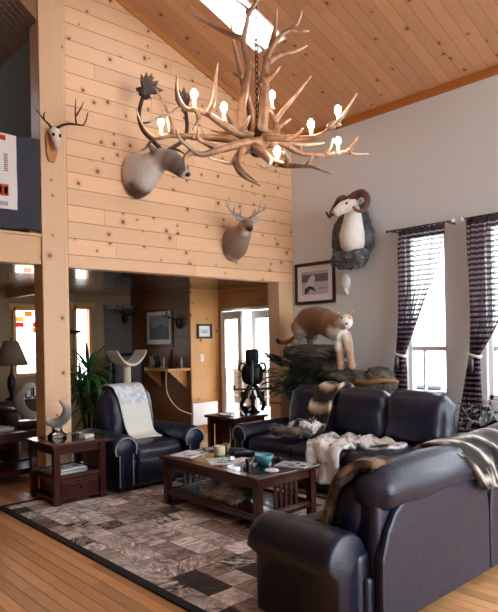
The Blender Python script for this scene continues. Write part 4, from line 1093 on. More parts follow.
# caribou (grey white neck, dark palmed antlers)
O = Vector((3.93, 6.255, 3.60))
t = thing('caribou_mount', 'pale grey caribou shoulder mount with dark palmed antlers on the pine wall', 'animal mount', O)
P = shift([(3.91, 6.255, 3.585), (3.915, 6.15, 3.60), (3.93, 6.02, 3.63), (3.965, 5.90, 3.685), (4.01, 5.80, 3.735), (4.05, 5.71, 3.70), (4.10, 5.63, 3.62), (4.145, 5.575, 3.545), (4.16, 5.555, 3.515)], O)
mb = MB()
mb.loft(P, [(.19, .27), (.19, .265), (.165, .215), (.135, .16), (.11, .13), (.105, .125), (.09, .105), (.074, .082), (.05, .058)], ['#d6d0ca'] * 4 + ['#a89a8e', '#84766b', '#6b5c52', '#5d4f47', '#b9b3ae'], 20)
def cc(p, c):
    n_ = noise.noise(p * 9)
    if p.z < -.06 and p.y > -.26 and p.x < .10: return mixc(lin('#54433a'), lin('#d6d0ca'), max(0, min(1, (p.z + .19) * 8 + n_ * 2 + (p.x + .02) * 2)))
    return c
recol(mb, 0, cc)
i0 = len(mb.v); mb.col('#7a6a60')
ear(mb, P[4] + Vector((-.08, .03, .08)), P[4] + Vector((-.19, .07, .15)), .05, .02, (0, -1, .3))
ear(mb, P[4] + Vector((.10, .05, .07)), P[4] + Vector((.21, .12, .12)), .05, .02, (0, -1, .3))
organic('body', mb, 'fur', t, .016)
for (dx, dy) in ((-.085, -.0), (.085, .04)): MB().ell(P[5] + Vector((dx, dy, .055)), .017).build('eye', 'eye', t)
MB().ell(P[8] + Vector((.008, -.012, .006)), (.038, .03, .03)).build('nose', 'nose', t)
def palm(mb, pts, tips):
    horn_tube(mb, pts, .026, .022, '#4a3327', '#5a4133', 5, 9, 1, .9)
    e = Vector(pts[-1]); 
    for tp in tips:
        tp = Vector(tp); mb.col('#5a4335'); mb.loft([e - (tp - e) * .55, e.lerp(tp, .0), e.lerp(tp, .5), e.lerp(tp, .8), tp], [(.022, .015), (.05, .016), (.05, .015), (.022, .012), (.006, .006)], ['#4a3327', '#4a3327', '#54392c', '#6a4e3d', '#a58a72'], 8, (0, 1, 0))
m = MB(); palm(m, shift([(4.00, 5.82, 3.84), (3.902, 5.86, 3.94), (3.807, 5.90, 4.046), (3.757, 5.90, 4.196), (3.788, 5.88, 4.381), (3.83, 5.85, 4.50)], O), shift([(3.755, 5.84, 4.66), (3.83, 5.84, 4.70), (3.905, 5.84, 4.71), (3.985, 5.83, 4.64), (4.05, 5.82, 4.545)], O))
horn_tube(m, shift([(3.93, 5.86, 3.93), (3.85, 5.81, 3.90), (3.76, 5.78, 3.80), (3.68, 5.75, 3.75)], O), .018, .006, '#4a3327', '#7a5d4a')
horn_tube(m, shift([(3.77, 5.90, 4.12), (3.85, 5.86, 4.13), (3.92, 5.83, 4.17)], O), .014, .005, '#4a3327', '#7a5d4a'); m.build('antler', 'antler', t)
m = MB(); palm(m, shift([(4.06, 5.80, 3.83), (4.20, 5.82, 3.92), (4.34, 5.84, 4.03), (4.41, 5.86, 4.18), (4.40, 5.86, 4.36), (4.37, 5.85, 4.47)], O), shift([(4.44, 5.84, 4.63), (4.36, 5.84, 4.67), (4.28, 5.84, 4.62), (4.22, 5.83, 4.55)], O))
horn_tube(m, shift([(4.10, 5.80, 3.86), (4.17, 5.72, 3.84), (4.24, 5.65, 3.78)], O), .018, .006, '#4a3327', '#7a5d4a'); m.build('antler', 'antler', t)

# deer
O = Vector((5.42, 6.255, 2.92))
t = thing('deer_mount', 'brown deer shoulder mount facing the room low on the pine wall', 'animal mount', O)
P = shift([(5.445, 6.255, 2.90), (5.42, 6.15, 2.93), (5.39, 6.03, 2.985), (5.37, 5.93, 3.05), (5.335, 5.84, 3.115), (5.275, 5.74, 3.10), (5.20, 5.63, 3.04), (5.150, 5.565, 3.005), (5.135, 5.545, 2.995)], O)
mb = MB(); mb.loft(P, [(.17, .235), (.175, .225), (.145, .18), (.11, .135), (.088, .105), (.076, .088), (.052, .058), (.042, .044), (.026, .03)], ['#7a6455', '#877060', '#927b6a', '#968070', '#93806f', '#8b7666', '#85705f', '#5d4d43', '#453933'], 20)
def dc(p, c):
    if -.66 < p.y < -.28 and (p - (P[5] + Vector((0, .05, -.12)))).length < .085: return '#e9e4de'
    if p.y > -.12 and p.z < -.16: return '#c9bdb4'
    if p.y < -.5 and abs(p.y + .66) < .09 and p.z > .12: return '#8a705c'
    return c
recol(mb, 0, dc)
mb.col('#aba3a0')
ear(mb, P[4] + Vector((-.07, 0, .05)), P[4] + Vector((-.20, .0, .14)), .06, .018, (-.2, -1, 0))
ear(mb, P[4] + Vector((.085, .0, .05)), P[4] + Vector((.26, .0, .14)), .06, .018, (.2, -1, 0))
organic('body', mb, 'fur', t, .013)
for e in ((5.212, 5.745, 3.135), (5.325, 5.715, 3.135)): MB().ell(Vector(e) - O, .014).build('eye', 'eye', t)
MB().ell(P[8] + Vector((-.004, -.006, .006)), (.03, .024, .024)).build('nose', 'nose', t)
def deer_antler(main, tines):
    m = MB(); horn_tube(m, shift(main, O), .025, .008, '#a59586', '#e6ddd0', 5, 8, 1.4, .3)
    for q in tines: horn_tube(m, shift(q, O), .016, .005, '#c2b4a6', '#ece4d9', 4, 7, 1.2, .3)
    m.build('antler', 'antler', t)
deer_antler([(5.29, 5.83, 3.19), (5.20, 5.84, 3.22), (5.09, 5.83, 3.245), (5.0, 5.79, 3.30), (4.965, 5.74, 3.41)], [[(5.02, 5.80, 3.28), (4.97, 5.79, 3.31), (4.935, 5.78, 3.36)], [(5.22, 5.83, 3.21), (5.20, 5.79, 3.26), (5.185, 5.77, 3.32)], [(5.12, 5.83, 3.24), (5.10, 5.80, 3.30), (5.10, 5.78, 3.36)]])
deer_antler([(5.37, 5.81, 3.195), (5.43, 5.80, 3.24), (5.49, 5.76, 3.285), (5.545, 5.70, 3.32), (5.56, 5.64, 3.39)], [[(5.49, 5.76, 3.285), (5.50, 5.74, 3.37), (5.495, 5.71, 3.47)], [(5.41, 5.80, 3.22), (5.41, 5.77, 3.27), (5.40, 5.75, 3.32)], [(5.53, 5.72, 3.31), (5.56, 5.71, 3.37), (5.58, 5.70, 3.43)]])

# skull plaque on the post
O = Vector((2.86, 6.262, 3.80))
t = thing('skull_mount', 'small antlered skull on a wooden plaque fixed to the pine post', 'skull mount', O)
MB().prism([(-.035, -.22), (.03, -.22), (.06, -.13), (.06, .06), (.03, .12), (-.05, .12), (-.07, .04), (-.06, -.14)], -.03, 0).build('plaque', 'trim_x', t, False, .006)
mb = MB(); mb.loft([(0, -.06, .13), (.0, -.085, .10), (.01, -.10, .02), (.015, -.105, -.05), (.018, -.11, -.11)], [(.045, .03), (.062, .05), (.05, .042), (.034, .03), (.022, .02)], ['#d8d0c4', '#e2dbd0', '#dcd4c8', '#d0c6b8', '#b9ab9a'], 14, (0, 1, 0))
organic('skull', mb, 'horn', t, .01, 3)
for sg in (-1, 1): MB().ell((.005 + sg * .037, -.135, .045), (.016, .014, .02)).build('eye_socket', 'nose', t)
for main, tines in (([(2.83, 6.18, 3.93), (2.76, 6.12, 3.95), (2.68, 6.06, 3.965), (2.60, 6.03, 4.03)], [[(2.70, 6.07, 3.96), (2.69, 6.05, 4.0), (2.70, 6.03, 4.03)]]),
                    ([(2.89, 6.18, 3.94), (2.97, 6.12, 3.985), (3.06, 6.06, 3.985), (3.13, 6.02, 3.99), (3.165, 5.99, 4.12)], [[(3.06, 6.06, 3.99), (3.04, 6.04, 4.10), (3.04, 6.02, 4.25)], [(3.05, 6.04, 4.07), (3.09, 6.02, 4.15), (3.125, 6.0, 4.23)]])):
    m = MB(); horn_tube(m, shift(main, O), .017, .006, '#3f2e26', '#6d5546', 4, 8, 1.2, .6)
    for q in tines: horn_tube(m, shift(q, O), .011, .004, '#3f2e26', '#7d6554', 4, 7)
    m.build('antler', 'antler', t)

def boulder(mb, c, r, seed, amp=.22, n=40, m=22):
    i0 = len(mb.v); mb.ell((0, 0, 0), (1, 1, 1), n, m)
    for i in range(i0, len(mb.v)):
        p = Vector(mb.v[i]); q = p * 1.6 + Vector((seed, seed * 2.3, 0))
        k = 1 + amp * noise.noise(q) + amp * .5 * noise.noise(q * 2.7) + amp * .3 * (noise.cell(q * 1.5) - .5)
        mb.v[i] = (c[0] + p.x * r[0] * k, c[1] + p.y * r[1] * k, c[2] + p.z * r[2] * k)
    return mb

# ram on its rock
O = Vector((6.668, 5.05, 3.0))
t = thing('ram_mount', 'white ram with brown curled horns mounted on grey rock on the white wall', 'animal mount', O)
mb = MB(); boulder(mb, (-.10, -.02, .02), (.10, .31, .44), 3.1, .3); boulder(mb, (-.19, -.03, -.33), (.19, .31, .15), 8.2, .25); boulder(mb, (-.12, .20, -.1), (.10, .13, .24), 5.2, .35)
for v_i in range(len(mb.v)):
    x, y, z = mb.v[v_i]; mb.v[v_i] = (min(x, -.003), y, z)
mb.build('rock_base', 'rock', t, False)
P = shift([(6.48, 4.96, 2.76), (6.45, 4.955, 2.85), (6.41, 4.935, 2.98), (6.37, 4.89, 3.12), (6.32, 4.845, 3.25), (6.26, 4.83, 3.335), (6.15, 4.88, 3.285), (6.07, 4.93, 3.215), (6.045, 4.945, 3.19)], O)
mb = MB(); mb.loft(P, [(.13, .12), (.175, .165), (.18, .165), (.135, .13), (.10, .105), (.10, .105), (.082, .086), (.06, .062), (.04, .042)], ['#cdbdb0', '#ded6cf', '#e8e4e0', '#ece9e6', '#ece9e6', '#eae6e2', '#e6e1dc', '#d8cfc8', '#b3a7a0'], 20, (0, -1, 0))
mb.col('#d9cfc8'); ear(mb, P[5] + Vector((.02, -.07, .01)), P[5] + Vector((.05, -.17, -.0)), .03, .014, (-1, 0, 0)); ear(mb, P[5] + Vector((.03, .07, .01)), P[5] + Vector((.08, .15, .0)), .03, .014, (-1, 0, 0))
organic('body', mb, 'fur', t, .013)
for e in ((6.13, 4.795, 3.325), (6.21, 4.945, 3.345)): MB().ell(Vector(e) - O, .017).build('eye', 'eye', t)
MB().ell(P[8] + Vector((-.005, 0, .004)), (.02, .026, .018)).build('nose', 'nose', t)
m = MB(); horn_tube(m, shift([(6.26, 4.83, 3.39), (6.29, 4.76, 3.445), (6.30, 4.67, 3.455), (6.28, 4.59, 3.385), (6.23, 4.555, 3.28), (6.17, 4.575, 3.20), (6.10, 4.62, 3.20), (6.06, 4.64, 3.25)], O), .074, .014, '#57392e', '#7d5f4d', 6, 12, 1.3, .3); m.build('horn', 'horn', t)
m = MB(); horn_tube(m, shift([(6.28, 4.90, 3.385), (6.36, 5.02, 3.46), (6.43, 5.15, 3.48), (6.44, 5.23, 3.41), (6.37, 5.24, 3.32), (6.27, 5.18, 3.24), (6.18, 5.13, 3.21), (6.13, 5.14, 3.27)], O), .058, .012, '#57392e', '#453029', 6, 12, 1.3, .3); m.build('horn', 'horn', t)

# cougar on its ledge
O = Vector((6.2, 5.1, 0))
t = thing('cougar_mount', 'full tan cougar standing on a dark rock ledge behind the far sofa', 'animal mount', O)
mb = MB()
B = shift([(6.30, 5.80, 1.66), (6.30, 5.74, 1.76), (6.27, 5.60, 1.83), (6.24, 5.42, 1.85), (6.20, 5.25, 1.82), (6.15, 5.08, 1.755), (6.10, 4.94, 1.68), (6.06, 4.84, 1.62)], O)
mb.loft(B, [(.10, .12), (.15, .18), (.17, .205), (.165, .195), (.155, .185), (.145, .18), (.125, .14), (.08, .09)], ['#684633', '#7a543d', '#835b43', '#835b43', '#835b43', '#8f6b53', '#b89e8a', '#cdbcae'], 18)
N_ = shift([(6.14, 5.02, 1.80), (6.10, 4.93, 1.80), (6.06, 4.84, 1.80)], O); mb.loft(N_, [.12, .11, .10], ['#8f664d', '#957055', '#a3836b'], 16)
Hd = shift([(6.09, 4.86, 1.80), (6.04, 4.79, 1.815), (5.98, 4.73, 1.80), (5.92, 4.675, 1.775), (5.89, 4.645, 1.765)], O)
mb.loft(Hd, [(.085, .08), (.105, .10), (.098, .092), (.06, .058), (.04, .04)], ['#977359', '#a68b75', '#cdbfb2', '#ece6e0', '#ece6e0'], 18)
mb.col('#b48f72')
ear(mb, Hd[1] + Vector((-.03, .075, .07)), Hd[1] + Vector((-.02, .10, .135)), .038, .016, (-1, -.6, 0)); ear(mb, Hd[1] + Vector((.04, -.075, .07)), Hd[1] + Vector((.06, -.10, .135)), .038, .016, (-1, -.6, 0))
def limb(pts, rad, cols): mb.loft(curve_pts(shift(pts, O), 3), [rad[min(len(rad) - 1, int(i / 3))] * (1 - (i % 3) / 3) + rad[min(len(rad) - 1, int(i / 3) + 1)] * ((i % 3) / 3) for i in range(3 * (len(pts) - 1) + 1)], [cols] * (3 * (len(pts) - 1) + 1), 12)
limb([(6.10, 4.97, 1.68), (6.08, 4.92, 1.52), (6.06, 4.89, 1.36), (6.045, 4.87, 1.265), (5.97, 4.80, 1.235)], [.08, .064, .05, .05, .048, .03], '#b8957c')
limb([(6.11, 4.84, 1.66), (6.09, 4.775, 1.52), (6.065, 4.73, 1.37), (6.05, 4.70, 1.275), (5.97, 4.63, 1.245)], [.075, .06, .047, .047, .046, .03], '#b8957c')
limb([(6.22, 5.76, 1.78), (6.12, 5.64, 1.66), (6.16, 5.74, 1.585), (6.08, 5.70, 1.545), (6.0, 5.64, 1.535)], [.11, .085, .05, .045, .04, .03], '#9c7354')
limb([(6.36, 5.74, 1.78), (6.36, 5.60, 1.66), (6.40, 5.70, 1.585), (6.34, 5.64, 1.545), (6.27, 5.58, 1.535)], [.10, .08, .05, .045, .04, .03], '#8d684c')
limb([(6.30, 5.84, 1.66), (6.26, 5.93, 1.58), (6.15, 5.97, 1.55), (6.05, 5.98, 1.56), (6.0, 5.96, 1.60)], [.045, .038, .034, .033, .03, .02], '#8d6547')
def gc(p, c):
    if p.z < 1.69 and .08 < p.y < .62 and p.z > 1.56: return '#8f857e'
    q = p - Hd[2]
    if q.length < .16 and (q.z < .01): return '#e9e3dd'
    if -.36 < p.y < -.08 and 1.45 < p.z < 1.74 and p.x < -.13: return '#e3d8ce'
    if p.x < -.14 and p.y > .82: return '#1c1613'
    return c
recol(mb, 0, gc)
organic('body', mb, 'fur', t, .014, 5)
fw = (Hd[4] - Hd[1]).normalized(); sd = Vector((fw.y, -fw.x, 0)).normalized()
for sg in (-1, 1):
    MB().ell(Hd[2] + fw * .045 + sd * sg * .045 + Vector((0, 0, .058)), .014).build('eye', 'eye', t)
MB().ell(Hd[4] + fw * .028 + Vector((0, 0, .018)), (.018, .018, .013)).build('nose', 'nose', t)
mb = MB(); boulder(mb, (0, .38, 1.40), (.34, .52, .13), 2.2, .2); boulder(mb, (-.04, -.24, 1.08), (.30, .40, .13), 4.4, .18); boulder(mb, (.10, -.62, 1.03), (.26, .25, .20), 7.7, .2)
boulder(mb, (.02, .25, .95), (.32, .62, .42), 1.7, .22); boulder(mb, (.02, -.2, .5), (.36, .72, .55), 6.1, .15)
for i in range(len(mb.v)):
    x, y, z = mb.v[i]; mb.v[i] = (max(-.38, min(.455 if y > -.45 else .18, x)), min(1.05, y), max(.002, z))
mb.build('rock_base', 'rock2', t, False)
m = MB(); m.col('#a9784a'); m.loft(curve_pts([(-.16, -.42, 1.08), (-.24, -.58, 1.055), (-.25, -.74, 1.06), (-.18, -.90, 1.09), (-.02, -1.0, 1.06)], 4), [.02, .025, .03, .034, .036, .033, .03, .028, .03, .032, .03, .028, .026, .024, .02, .018, .012], None, 8); m.build('driftwood', 'weathered_wood', t)
def strap(mb, base, d, L, w_, droop, seg=7, twist=0):
    d = Vector(d).normalized(); p = Vector(base); pts = []
    sd = d.cross(Vector((0, 0, 1))); 
    if sd.length < .05: sd = Vector((1, 0, 0))
    sd.normalize(); v = d.copy()
    vs = []; fs = []
    for i in range(seg + 1):
        k = i / seg; ww = w_ * (math.sin(PI * min(1, .12 + k * .88)) ** .7) * .5 if i < seg else .0008
        nrm = sd.cross(v).normalized()
        vs += [p - sd * ww, p + nrm * (-ww * .35), p + sd * ww]
        p = p + v * (L / seg); v = (v + Vector((0, 0, -droop / seg))).normalized()
    for i in range(seg):
        a = i * 3; fs += [(a, a + 1, a + 4, a + 3), (a + 1, a + 2, a + 5, a + 4)]
    mb.add(vs, fs)
def frond(mb, base, d, L, droop, w_=.10, n=13):
    d = Vector(d).normalized(); p = Vector(base); v = d.copy()
    for i in range(n):
        k = i / n; sd = v.cross(Vector((0, 0, 1))).normalized(); ll = w_ * (1 - k) + .015
        for sg in (-1, 1): strap(mb, p, sd * sg + v * .7, ll, .030, .5, 3)
        p = p + v * (L / n); v = (v + Vector((0, 0, -droop / n))).normalized()
random.seed(5)
mb = MB()
for i in range(44):
    y = random.uniform(.20, .86); frond(mb, (-.30, y, random.uniform(.85, 1.35)), (-.5, random.uniform(-.1, .9), random.uniform(.1, .9)), random.uniform(.2, .36), 1.2)
for i in range(14):
    frond(mb, (-.26, random.uniform(-.12, .3), random.uniform(1.1, 1.22)), (-.6, random.uniform(-.7, .7), random.uniform(.0, .7)), random.uniform(.14, .24), 1.3, .07)
mb.build('fern_foliage', 'fern', t)

# ornament under the ram
t = thing('wall_ornament', 'small white rounded ornament on the white wall under the ram', 'ornament', (6.668, 5.22, 2.36))
MB().ell((-.055, 0, .02), (.05, .085, .12), 18, 12).build('body', 'white', t)
mb = MB().col('#d8d4d0'); mb.loft([(-.05, 0, -.07), (-.05, -.01, -.13), (-.04, -.03, -.17)], [.04, .03, .012], None, 10); mb.build('tip', 'white', t)
# ------------------------------------------------------------------ loft edge
t = thing('loft_railing', 'wooden loft railing behind the slate blue blanket', 'railing', (1.2, 6.38, 2.79))
MB().box(-1.5, 1.53, -.03, .03, .86, .92).build('top_rail', 'beam_x', t, False)
MB().box(-1.5, 1.53, -.02, .02, .08, .12).build('bottom_rail', 'beam_x', t, False)
for i in range(22): MB().box(-1.45 + i * .135, -1.42 + i * .135, -.015, .015, .12, .86).build('baluster', 'beam_x', t, False)
MB().box(1.44, 1.53, -.045, .045, 0, .98).build('post', 'beam_x', t, False)
mb = MB().soft((0, 0, .49), (1.9, .05, .98), .02, 16, 0, None, .03, 4)
o = mb.build('slate_blanket', 'teal_fabric'); o.location = (1.77, 6.255, 2.805); tag(o, 'slate blue blanket hung over the loft railing', 'blanket')
mb = MB().col('#dcd8d4').soft((0, 0, .385), (.80, .014, .77), .005, 12, 0, None, .006, 8)
def patch(c, x0, x1, z0, z1): mb.col(c).box(x0, x1, -.0135, -.0115, z0, z1)
patch('#b5402c', .10, .285, .70, .75); patch('#d98a4a', .14, .20, .70, .75)
patch('#c2502f', .16, .305, .13, .245); patch('#e0b27a', .19, .24, .15, .225); patch('#8d3a2a', .26, .30, .15, .22)
for i in range(9): patch('#b65a52', .265, .305, .385 + i * .021, .395 + i * .021)
patch('#a9a6a6', .16, .30, .03, .07); patch('#8f9aa8', .10, .22, .28, .32); patch('#c2502f', -.25, -.05, .13, .24); patch('#d98a4a', -.3, -.08, .5, .62)
o = mb.build('quilt_banner', 'cloth'); o.location = (2.06, 6.215, 3.0); tag(o, 'white banner with red and orange patches over the slate blue blanket', 'banner')

# ------------------------------------------------------------------ plants
def strappy(name, label, loc, heads, pot_r=.17, pot_h=.3, n=46, L=.50, mat='plant'):
    t = thing(name, label, 'potted plant', loc)
    MB().lathe([(pot_r * .75, 0), (pot_r, pot_h * .9), (pot_r * 1.06, pot_h * .9), (pot_r * 1.06, pot_h), (pot_r * .9, pot_h), (pot_r * .85, pot_h * .9), (.001, pot_h * .88)]).build('pot', 'terracotta', t)
    for (x, y, z) in heads:
        m = MB().col('#6b5a45'); m.loft(curve_pts([(x * .2, y * .2, pot_h * .85), (x * .6, y * .7, z * .6), (x, y, z)], 4), [.022] * 9, None, 8); m.build('cane', 'terracotta', t)
        f = MB()
        for i in range(n):
            a = i * 2.4; e = -.35 + 1.5 * (i / n)
            strap(f, (x, y, z - .05 + .10 * i / n), (math.cos(a) * math.cos(e), math.sin(a) * math.cos(e), math.sin(e)), L * random.uniform(.75, 1.1), .045, 1.5 - .6 * i / n, 8)
        f.build('foliage', mat, t)
    return t
strappy('potted_dracaena', 'tall green strappy leaf plant behind the recliner beside the pine post', (3.70, 7.12, 0), [(0, 0, 1.22), (.08, -.04, .80), (-.08, .05, .95)])

t = thing('driftwood_arrangement', 'dark gnarled wood with grey leaves beside the second window', 'plant arrangement', (6.15, 3.02, 0))
MB().lathe([(.18, 0), (.2, .03), (.06, .07), (.06, .5), (.16, .56), (.17, .6)]).build('stand', 'bronze', t)
m = MB(); random.seed(11)
for i in range(9):
    a = random.uniform(0, 6.28); b = Vector((math.cos(a), math.sin(a), 0))
    m.col('#2c211d'); pts = curve_pts([(0, 0, .58), b * .10 + Vector((0, 0, .66)), b * .22 + Vector((0, 0, .66 + random.uniform(-.03, .12))), b * .34 + Vector((0, 0, .7 + random.uniform(-.12, .2)))], 3)
    m.loft(pts, [.05 - .0045 * k for k in range(len(pts))], None, 8)
m.build('driftwood', 'bronze', t)
f = MB()
for i in range(46):
    a = random.uniform(0, 6.28); r = random.uniform(.05, .26)
    strap(f, (r * math.cos(a), r * math.sin(a), .68 + random.uniform(-.08, .2)), (math.cos(a), math.sin(a), random.uniform(-.2, .8)), random.uniform(.12, .24), .05, 1.2, 5)
M['grey_leaf'] = plain('grey_green_leaf', '#43494a', .5, 0, .5, 9)
f.build('foliage', 'grey_leaf', t)

# ------------------------------------------------------------------ dim nook
t = thing('cat_tree', 'cream cat tree with a cradle perch behind the recliner', 'cat tree', (4.74, 7.9, 0))
MB().box(-.25, .25, -.25, .25, 0, .05).build('base', 'cream', t, False, .01)
MB().lathe([(.055, .05), (.055, 1.24)]).build('post', 'cream', t)
MB().box(-.2, .22, -.17, .17, .70, .74).build('platform', 'cream', t, False, .015)
m = MB(); n = 20; vs = []; fs = []
for i in range(n + 1):
    u = i / n * 2 - 1; z = 1.235 + .20 * abs(u) ** 2.2; x = u * .25
    for (y, dz) in ((-.17, .0), (.17, .0), (.17, .045), (-.17, .045)): vs.append((x, y, z + dz))
for i in range(n):
    for k in range(4): a = i * 4 + k; b = i * 4 + (k + 1) % 4; fs.append((a, b, b + 4, a + 4))
fs += [(0, 1, 2, 3), tuple(n * 4 + k for k in (3, 2, 1, 0))]
m.add(vs, fs).build('cradle', 'cream', t, True, .012)

t = thing('office_chair', 'black office chair in the dim nook', 'office chair', (5.22, 8.6, 0), -.3)
MB().soft((0, .18, 1.05), (.52, .10, .68), .045, 7, .02).build('backrest', 'black', t)
MB().soft((0, -.06, .50), (.52, .50, .10), .045, 7, .01).build('seat', 'black', t)
MB().lathe([(.03, .08), (.03, .46)]).build('column', 'black_metal', t)
MB().box(-.03, .03, .20, .24, .45, .8).build('back_bar', 'black_metal', t, False)
for i in range(5):
    a = i * 2 * PI / 5; lg = MB().loft([(0, 0, .1), (.28 * math.cos(a), .28 * math.sin(a), .07)], [.025, .018]).build('leg', 'black_metal', t)
    MB().ell((.28 * math.cos(a), .28 * math.sin(a), .03), .029).build('caster', 'black', lg)
for sg in (-1, 1): MB().soft((sg * .27, -.02, .70), (.05, .26, .035), .015, 4).box(sg * .27 - .012, sg * .27 + .012, -.02, .02, .5, .69).build('armrest', 'black', t)

t = thing('wall_desk', 'wooden wall desk shelf in the dim nook under the framed landscape', 'desk', (5.83, 8.58, 0))
MB().box(-.24, .215, -.52, .48, 1.10, 1.14).build('top', 'col_pine', t, False, .005)
for y in (-.4, .36): MB().prism([(.21, .80), (.21, 1.10), (-.15, 1.10)], y - .015, y + .015, 'Y').build('bracket', 'col_pine', t, False)
t = thing('desk_fan', 'small round black fan on the nook desk', 'fan', (5.80, 8.25, 1.1405), .8)
MB().lathe([(.07, 0), (.075, .015), (.015, .03), (.013, .13)]).build('base', 'black', t)
m = MB(); m.loft([(.10 * math.cos(a), 0, .22 + .10 * math.sin(a)) for a in [2 * PI * i / 24 for i in range(25)]], [.007] * 25, None, 6, (0, 1, 0))
for i in range(12):
    a = PI * i / 12; m.loft([(-.10 * math.cos(a), -.015, .22 - .10 * math.sin(a)), (.10 * math.cos(a), -.015, .22 + .10 * math.sin(a))], [.002, .002], None, 5)
m.build('cage', 'black_metal', t)
m = MB()
for i in range(3):
    a = i * 2 * PI / 3; m.ell((.045 * math.cos(a), 0, .22 + .045 * math.sin(a)), (.035, .006, .035), 10, 6)
m.build('blade', 'grey_metal', t)
simple('greeting_card', MB().box(-.055, .055, -.004, .004, 0, .17), 'paper', (5.76, 8.42, 1.1405), 'white card standing on the nook desk', 'card', None, 0, False, .9)
simple('vase', MB().lathe([(.04, 0), (.06, .05), (.055, .11), (.025, .16), (.03, .19), (.024, .19), (.02, .15), (.001, .02)]), 'bronze', (5.76, 8.62, 1.1405), 'dark vase beside the white card on the nook desk', 'vase')
simple('bottle', MB().lathe([(.03, 0), (.032, .01), (.032, .12), (.012, .16), (.012, .2), (.001, .2)]), 'amber', (5.90, 8.13, 1.1405), 'brown bottle at the column end of the nook desk', 'bottle')
simple('desk_speaker', MB().box(-.06, .06, -.07, .07, 0, .2), 'black', (5.84, 8.82, 1.1405), 'black box speaker at the far end of the nook desk', 'speaker', None, .008, False)
o = MB().loft(curve_pts([(5.60, 8.12, 1.10), (5.585, 8.11, .95), (5.60, 8.10, .75), (5.68, 8.06, .58), (5.80, 8.02, .46), (5.99, 7.97, .38)], 6), [.008] * 31, None, 6).build('power_cord', 'cord'); tag(o, 'pale cord hanging from the nook desk to the panel heater', 'cord')

t = thing('window_blind', 'grey slatted window blind in the back corner of the nook', 'blind', (5.76, 9.885, .95))
MB().box(-.30, .285, -.05, 0, 1.26, 1.32).build('headrail', 'blind', t, False)
m = MB()
for i in range(42): m.add([(-.295, -.035, .012 + i * .03), (.28, -.035, .012 + i * .03), (.28, -.012, .03 + i * .03), (-.295, -.012, .03 + i * .03), (-.295, -.033, .010 + i * .03), (.28, -.033, .010 + i * .03), (.28, -.010, .028 + i * .03), (-.295, -.010, .028 + i * .03)], [(0, 1, 2, 3), (7, 6, 5, 4), (0, 4, 5, 1), (2, 6, 7, 3)])
m.build('slats', 'blind', t, False)
MB().box(-.295, .28, -.04, -.01, -.01, .012).build('bottom_bar', 'blind', t, False)

def wall_antlers(name, label, O, nrm, sx):
    t = thing(name, label, 'antler mount', O); nrm = Vector(nrm); s_ = nrm.cross(Vector((0, 0, 1)))
    def q(a, b, c): return s_ * (a * sx) + nrm * b + Vector((0, 0, c))
    MB().loft([q(0, .005, -.11), q(0, .03, -.06), q(0, .04, .03), q(0, .02, .07)], [.03, .055, .06, .03], None, 12).build('skull_plate', 'bronze', t)
    for sg in (-1, 1):
        m = MB(); horn_tube(m, [q(sg * .03, .05, .03), q(sg * .12, .12, .06), q(sg * .22, .16, .10), q(sg * .27, .13, .24)], .018, .006, '#2c211c', '#4a3a30', 4, 8)
        horn_tube(m, [q(sg * .15, .135, .07), q(sg * .16, .17, .16), q(sg * .16, .18, .22)], .012, .005, '#2c211c', '#4a3a30'); horn_tube(m, [q(sg * .23, .16, .11), q(sg * .31, .18, .10), q(sg * .36, .17, .14)], .012, .005, '#2c211c', '#4a3a30')
        m.build('antler', 'antler', t)
wall_antlers('antler_mount', 'dark antlers on the nook wall beside the framed landscape', (6.045, 8.33, 1.92), (-1, 0, 0), .8)
wall_antlers('antler_mount', 'dark antlers hanging in front of the grey blind', (5.86, 9.83, 2.06), (0, -1, 0), .9)
t = thing('branch_ornament', 'dark branching wooden ornament on the far wall by the bright window', 'ornament', (4.62, 9.89, 1.84))
m = MB(); m.col('#1d1512')
m.loft(curve_pts([(-.42, -.05, .14), (-.25, -.07, .05), (0, -.07, .02), (.2, -.06, -.06), (.36, -.05, -.04)], 4), [.07, .075, .07, .06, .06, .055, .05, .05, .045, .045, .04, .04, .035, .03, .03, .025, .02], None, 10)
m.loft([(-.3, -.06, .08), (-.34, -.07, .24), (-.30, -.06, .34)], [.05, .04, .01], None, 8); m.loft([(0, -.07, .02), (.04, -.09, .12), (.12, -.08, .18)], [.035, .025, .008], None, 8)
m.build('branch', 'bronze', t)

# ------------------------------------------------------------------ far left room
t = thing('console_cabinet', 'dark wooden console under the coloured glass window', 'cabinet', (3.55, 8.9, 0))
MB().box(-.55, .45, -.2, .2, .06, .75).build('body', 'cherry', t, False, .006); MB().box(-.58, .48, -.23, .22, .75, .785).build('top', 'cherry', t, False, .006)
for i in range(2):
    d = MB().box(-.53 + i * .49, -.06 + i * .49, -.215, -.2, .10, .72).build('door', 'cherry', t, False, .004); MB().ell((-.10 + i * .12, -.225, .45), .014).build('knob', 'brass', d)
for a in (-.5, .4):
    for b in (-.15, .15): MB().box(a - .03, a + .03, b - .03, b + .03, 0, .06).build('foot', 'cherry', t, False)
t = thing('table_lamp', 'dark table lamp with tan shade on the console left of the post', 'lamp', (3.36, 8.82, .786))
MB().lathe([(.09, 0), (.095, .015), (.04, .03), (.03, .08), (.065, .18), (.06, .3), (.025, .38), (.015, .42), (.012, .56)]).build('base', 'bronze', t)
m = MB(); n = 28; vs = []; fs = []
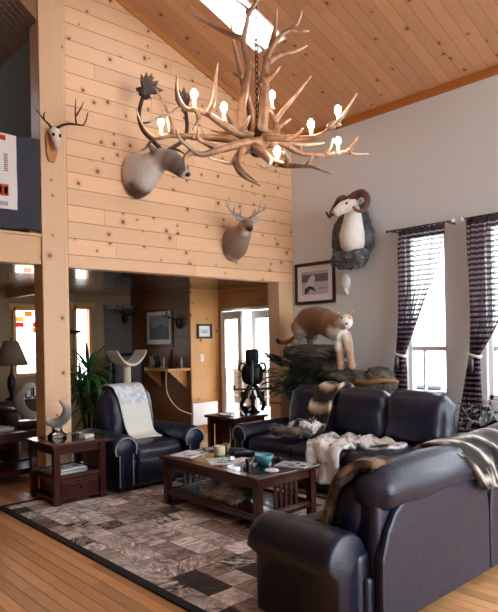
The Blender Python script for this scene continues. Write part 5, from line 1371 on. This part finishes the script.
for (r, z) in ((.24, .50), (.10, .86), (.094, .86), (.232, .50)):
    for k in range(n): a = 2 * PI * k / n; vs.append((r * math.cos(a), r * math.sin(a), z))
for i in range(4):
    for k in range(n): fs.append((i * n + k, i * n + (k + 1) % n, ((i + 1) % 4) * n + (k + 1) % n, ((i + 1) % 4) * n + k))
m.add(vs, fs).build('lamp_shade', 'shade', t)
MB().ell((0, 0, .60), (.028, .028, .045)).build('bulb', 'white', t); MB().lathe([(.012, .56), (.006, .86), (.012, .9), (.001, .91)]).build('finial', 'bronze', t)
for i, (x, y, w_, h, lab) in enumerate([(3.62, 8.86, .10, .14, 'small white framed photo beside the lamp on the console'), (3.78, 8.93, .13, .18, 'pale framed photo nearer the post on the console'), (3.16, 8.84, .08, .11, 'tiny framed photo left of the lamp on the console')]):
    t = thing('photo_frame', lab, 'photo frame', (x, y, .7865), .25)
    MB().box(-w_ / 2, w_ / 2, -.008, .008, 0, h).build('frame', 'black', t, False, .002); MB().box(-w_ / 2 + .015, w_ / 2 - .015, -.0095, -.008, .015, h - .015).build('photo', 'paper', t, False)
    MB().box(-.01, .01, .008, .06, 0, .01).build('strut', 'black', t, False)
simple('bowl', MB().lathe([(.04, 0), (.05, .01), (.10, .06), (.095, .06), (.04, .015), (.001, .014)]), 'white', (3.93, 8.84, .7865), 'white bowl on the end of the console by the post', 'bowl')

t = thing('brown_couch', 'brown leather couch behind the long table at the left edge', 'couch', (2.15, 8.15, 0))
MB().soft((0, .30, .62), (1.5, .26, .80), .10, 8, .02).build('backrest', 'brown_leather', t)
MB().soft((0, -.08, .34), (1.5, .75, .26), .07, 8, .02).build('seat', 'brown_leather', t)
for sg in (-1, 1): MB().soft((sg * .80, 0, .42), (.24, .95, .70), .10, 8, .01).build('arm', 'brown_leather', t)
for a in (-.75, .75):
    for b in (-.35, .3): MB().box(a - .03, a + .03, b - .03, b + .03, 0, .22).build('foot', 'black', t, False)
t = thing('throw_pillow', 'dark brown pillow on the couch at the left edge', 'pillow', (2.56, 8.12, .49), .1)
MB().soft((0, 0, .2), (.42, .16, .42), .07, 8, .03).build('body', 'brown_leather', t)
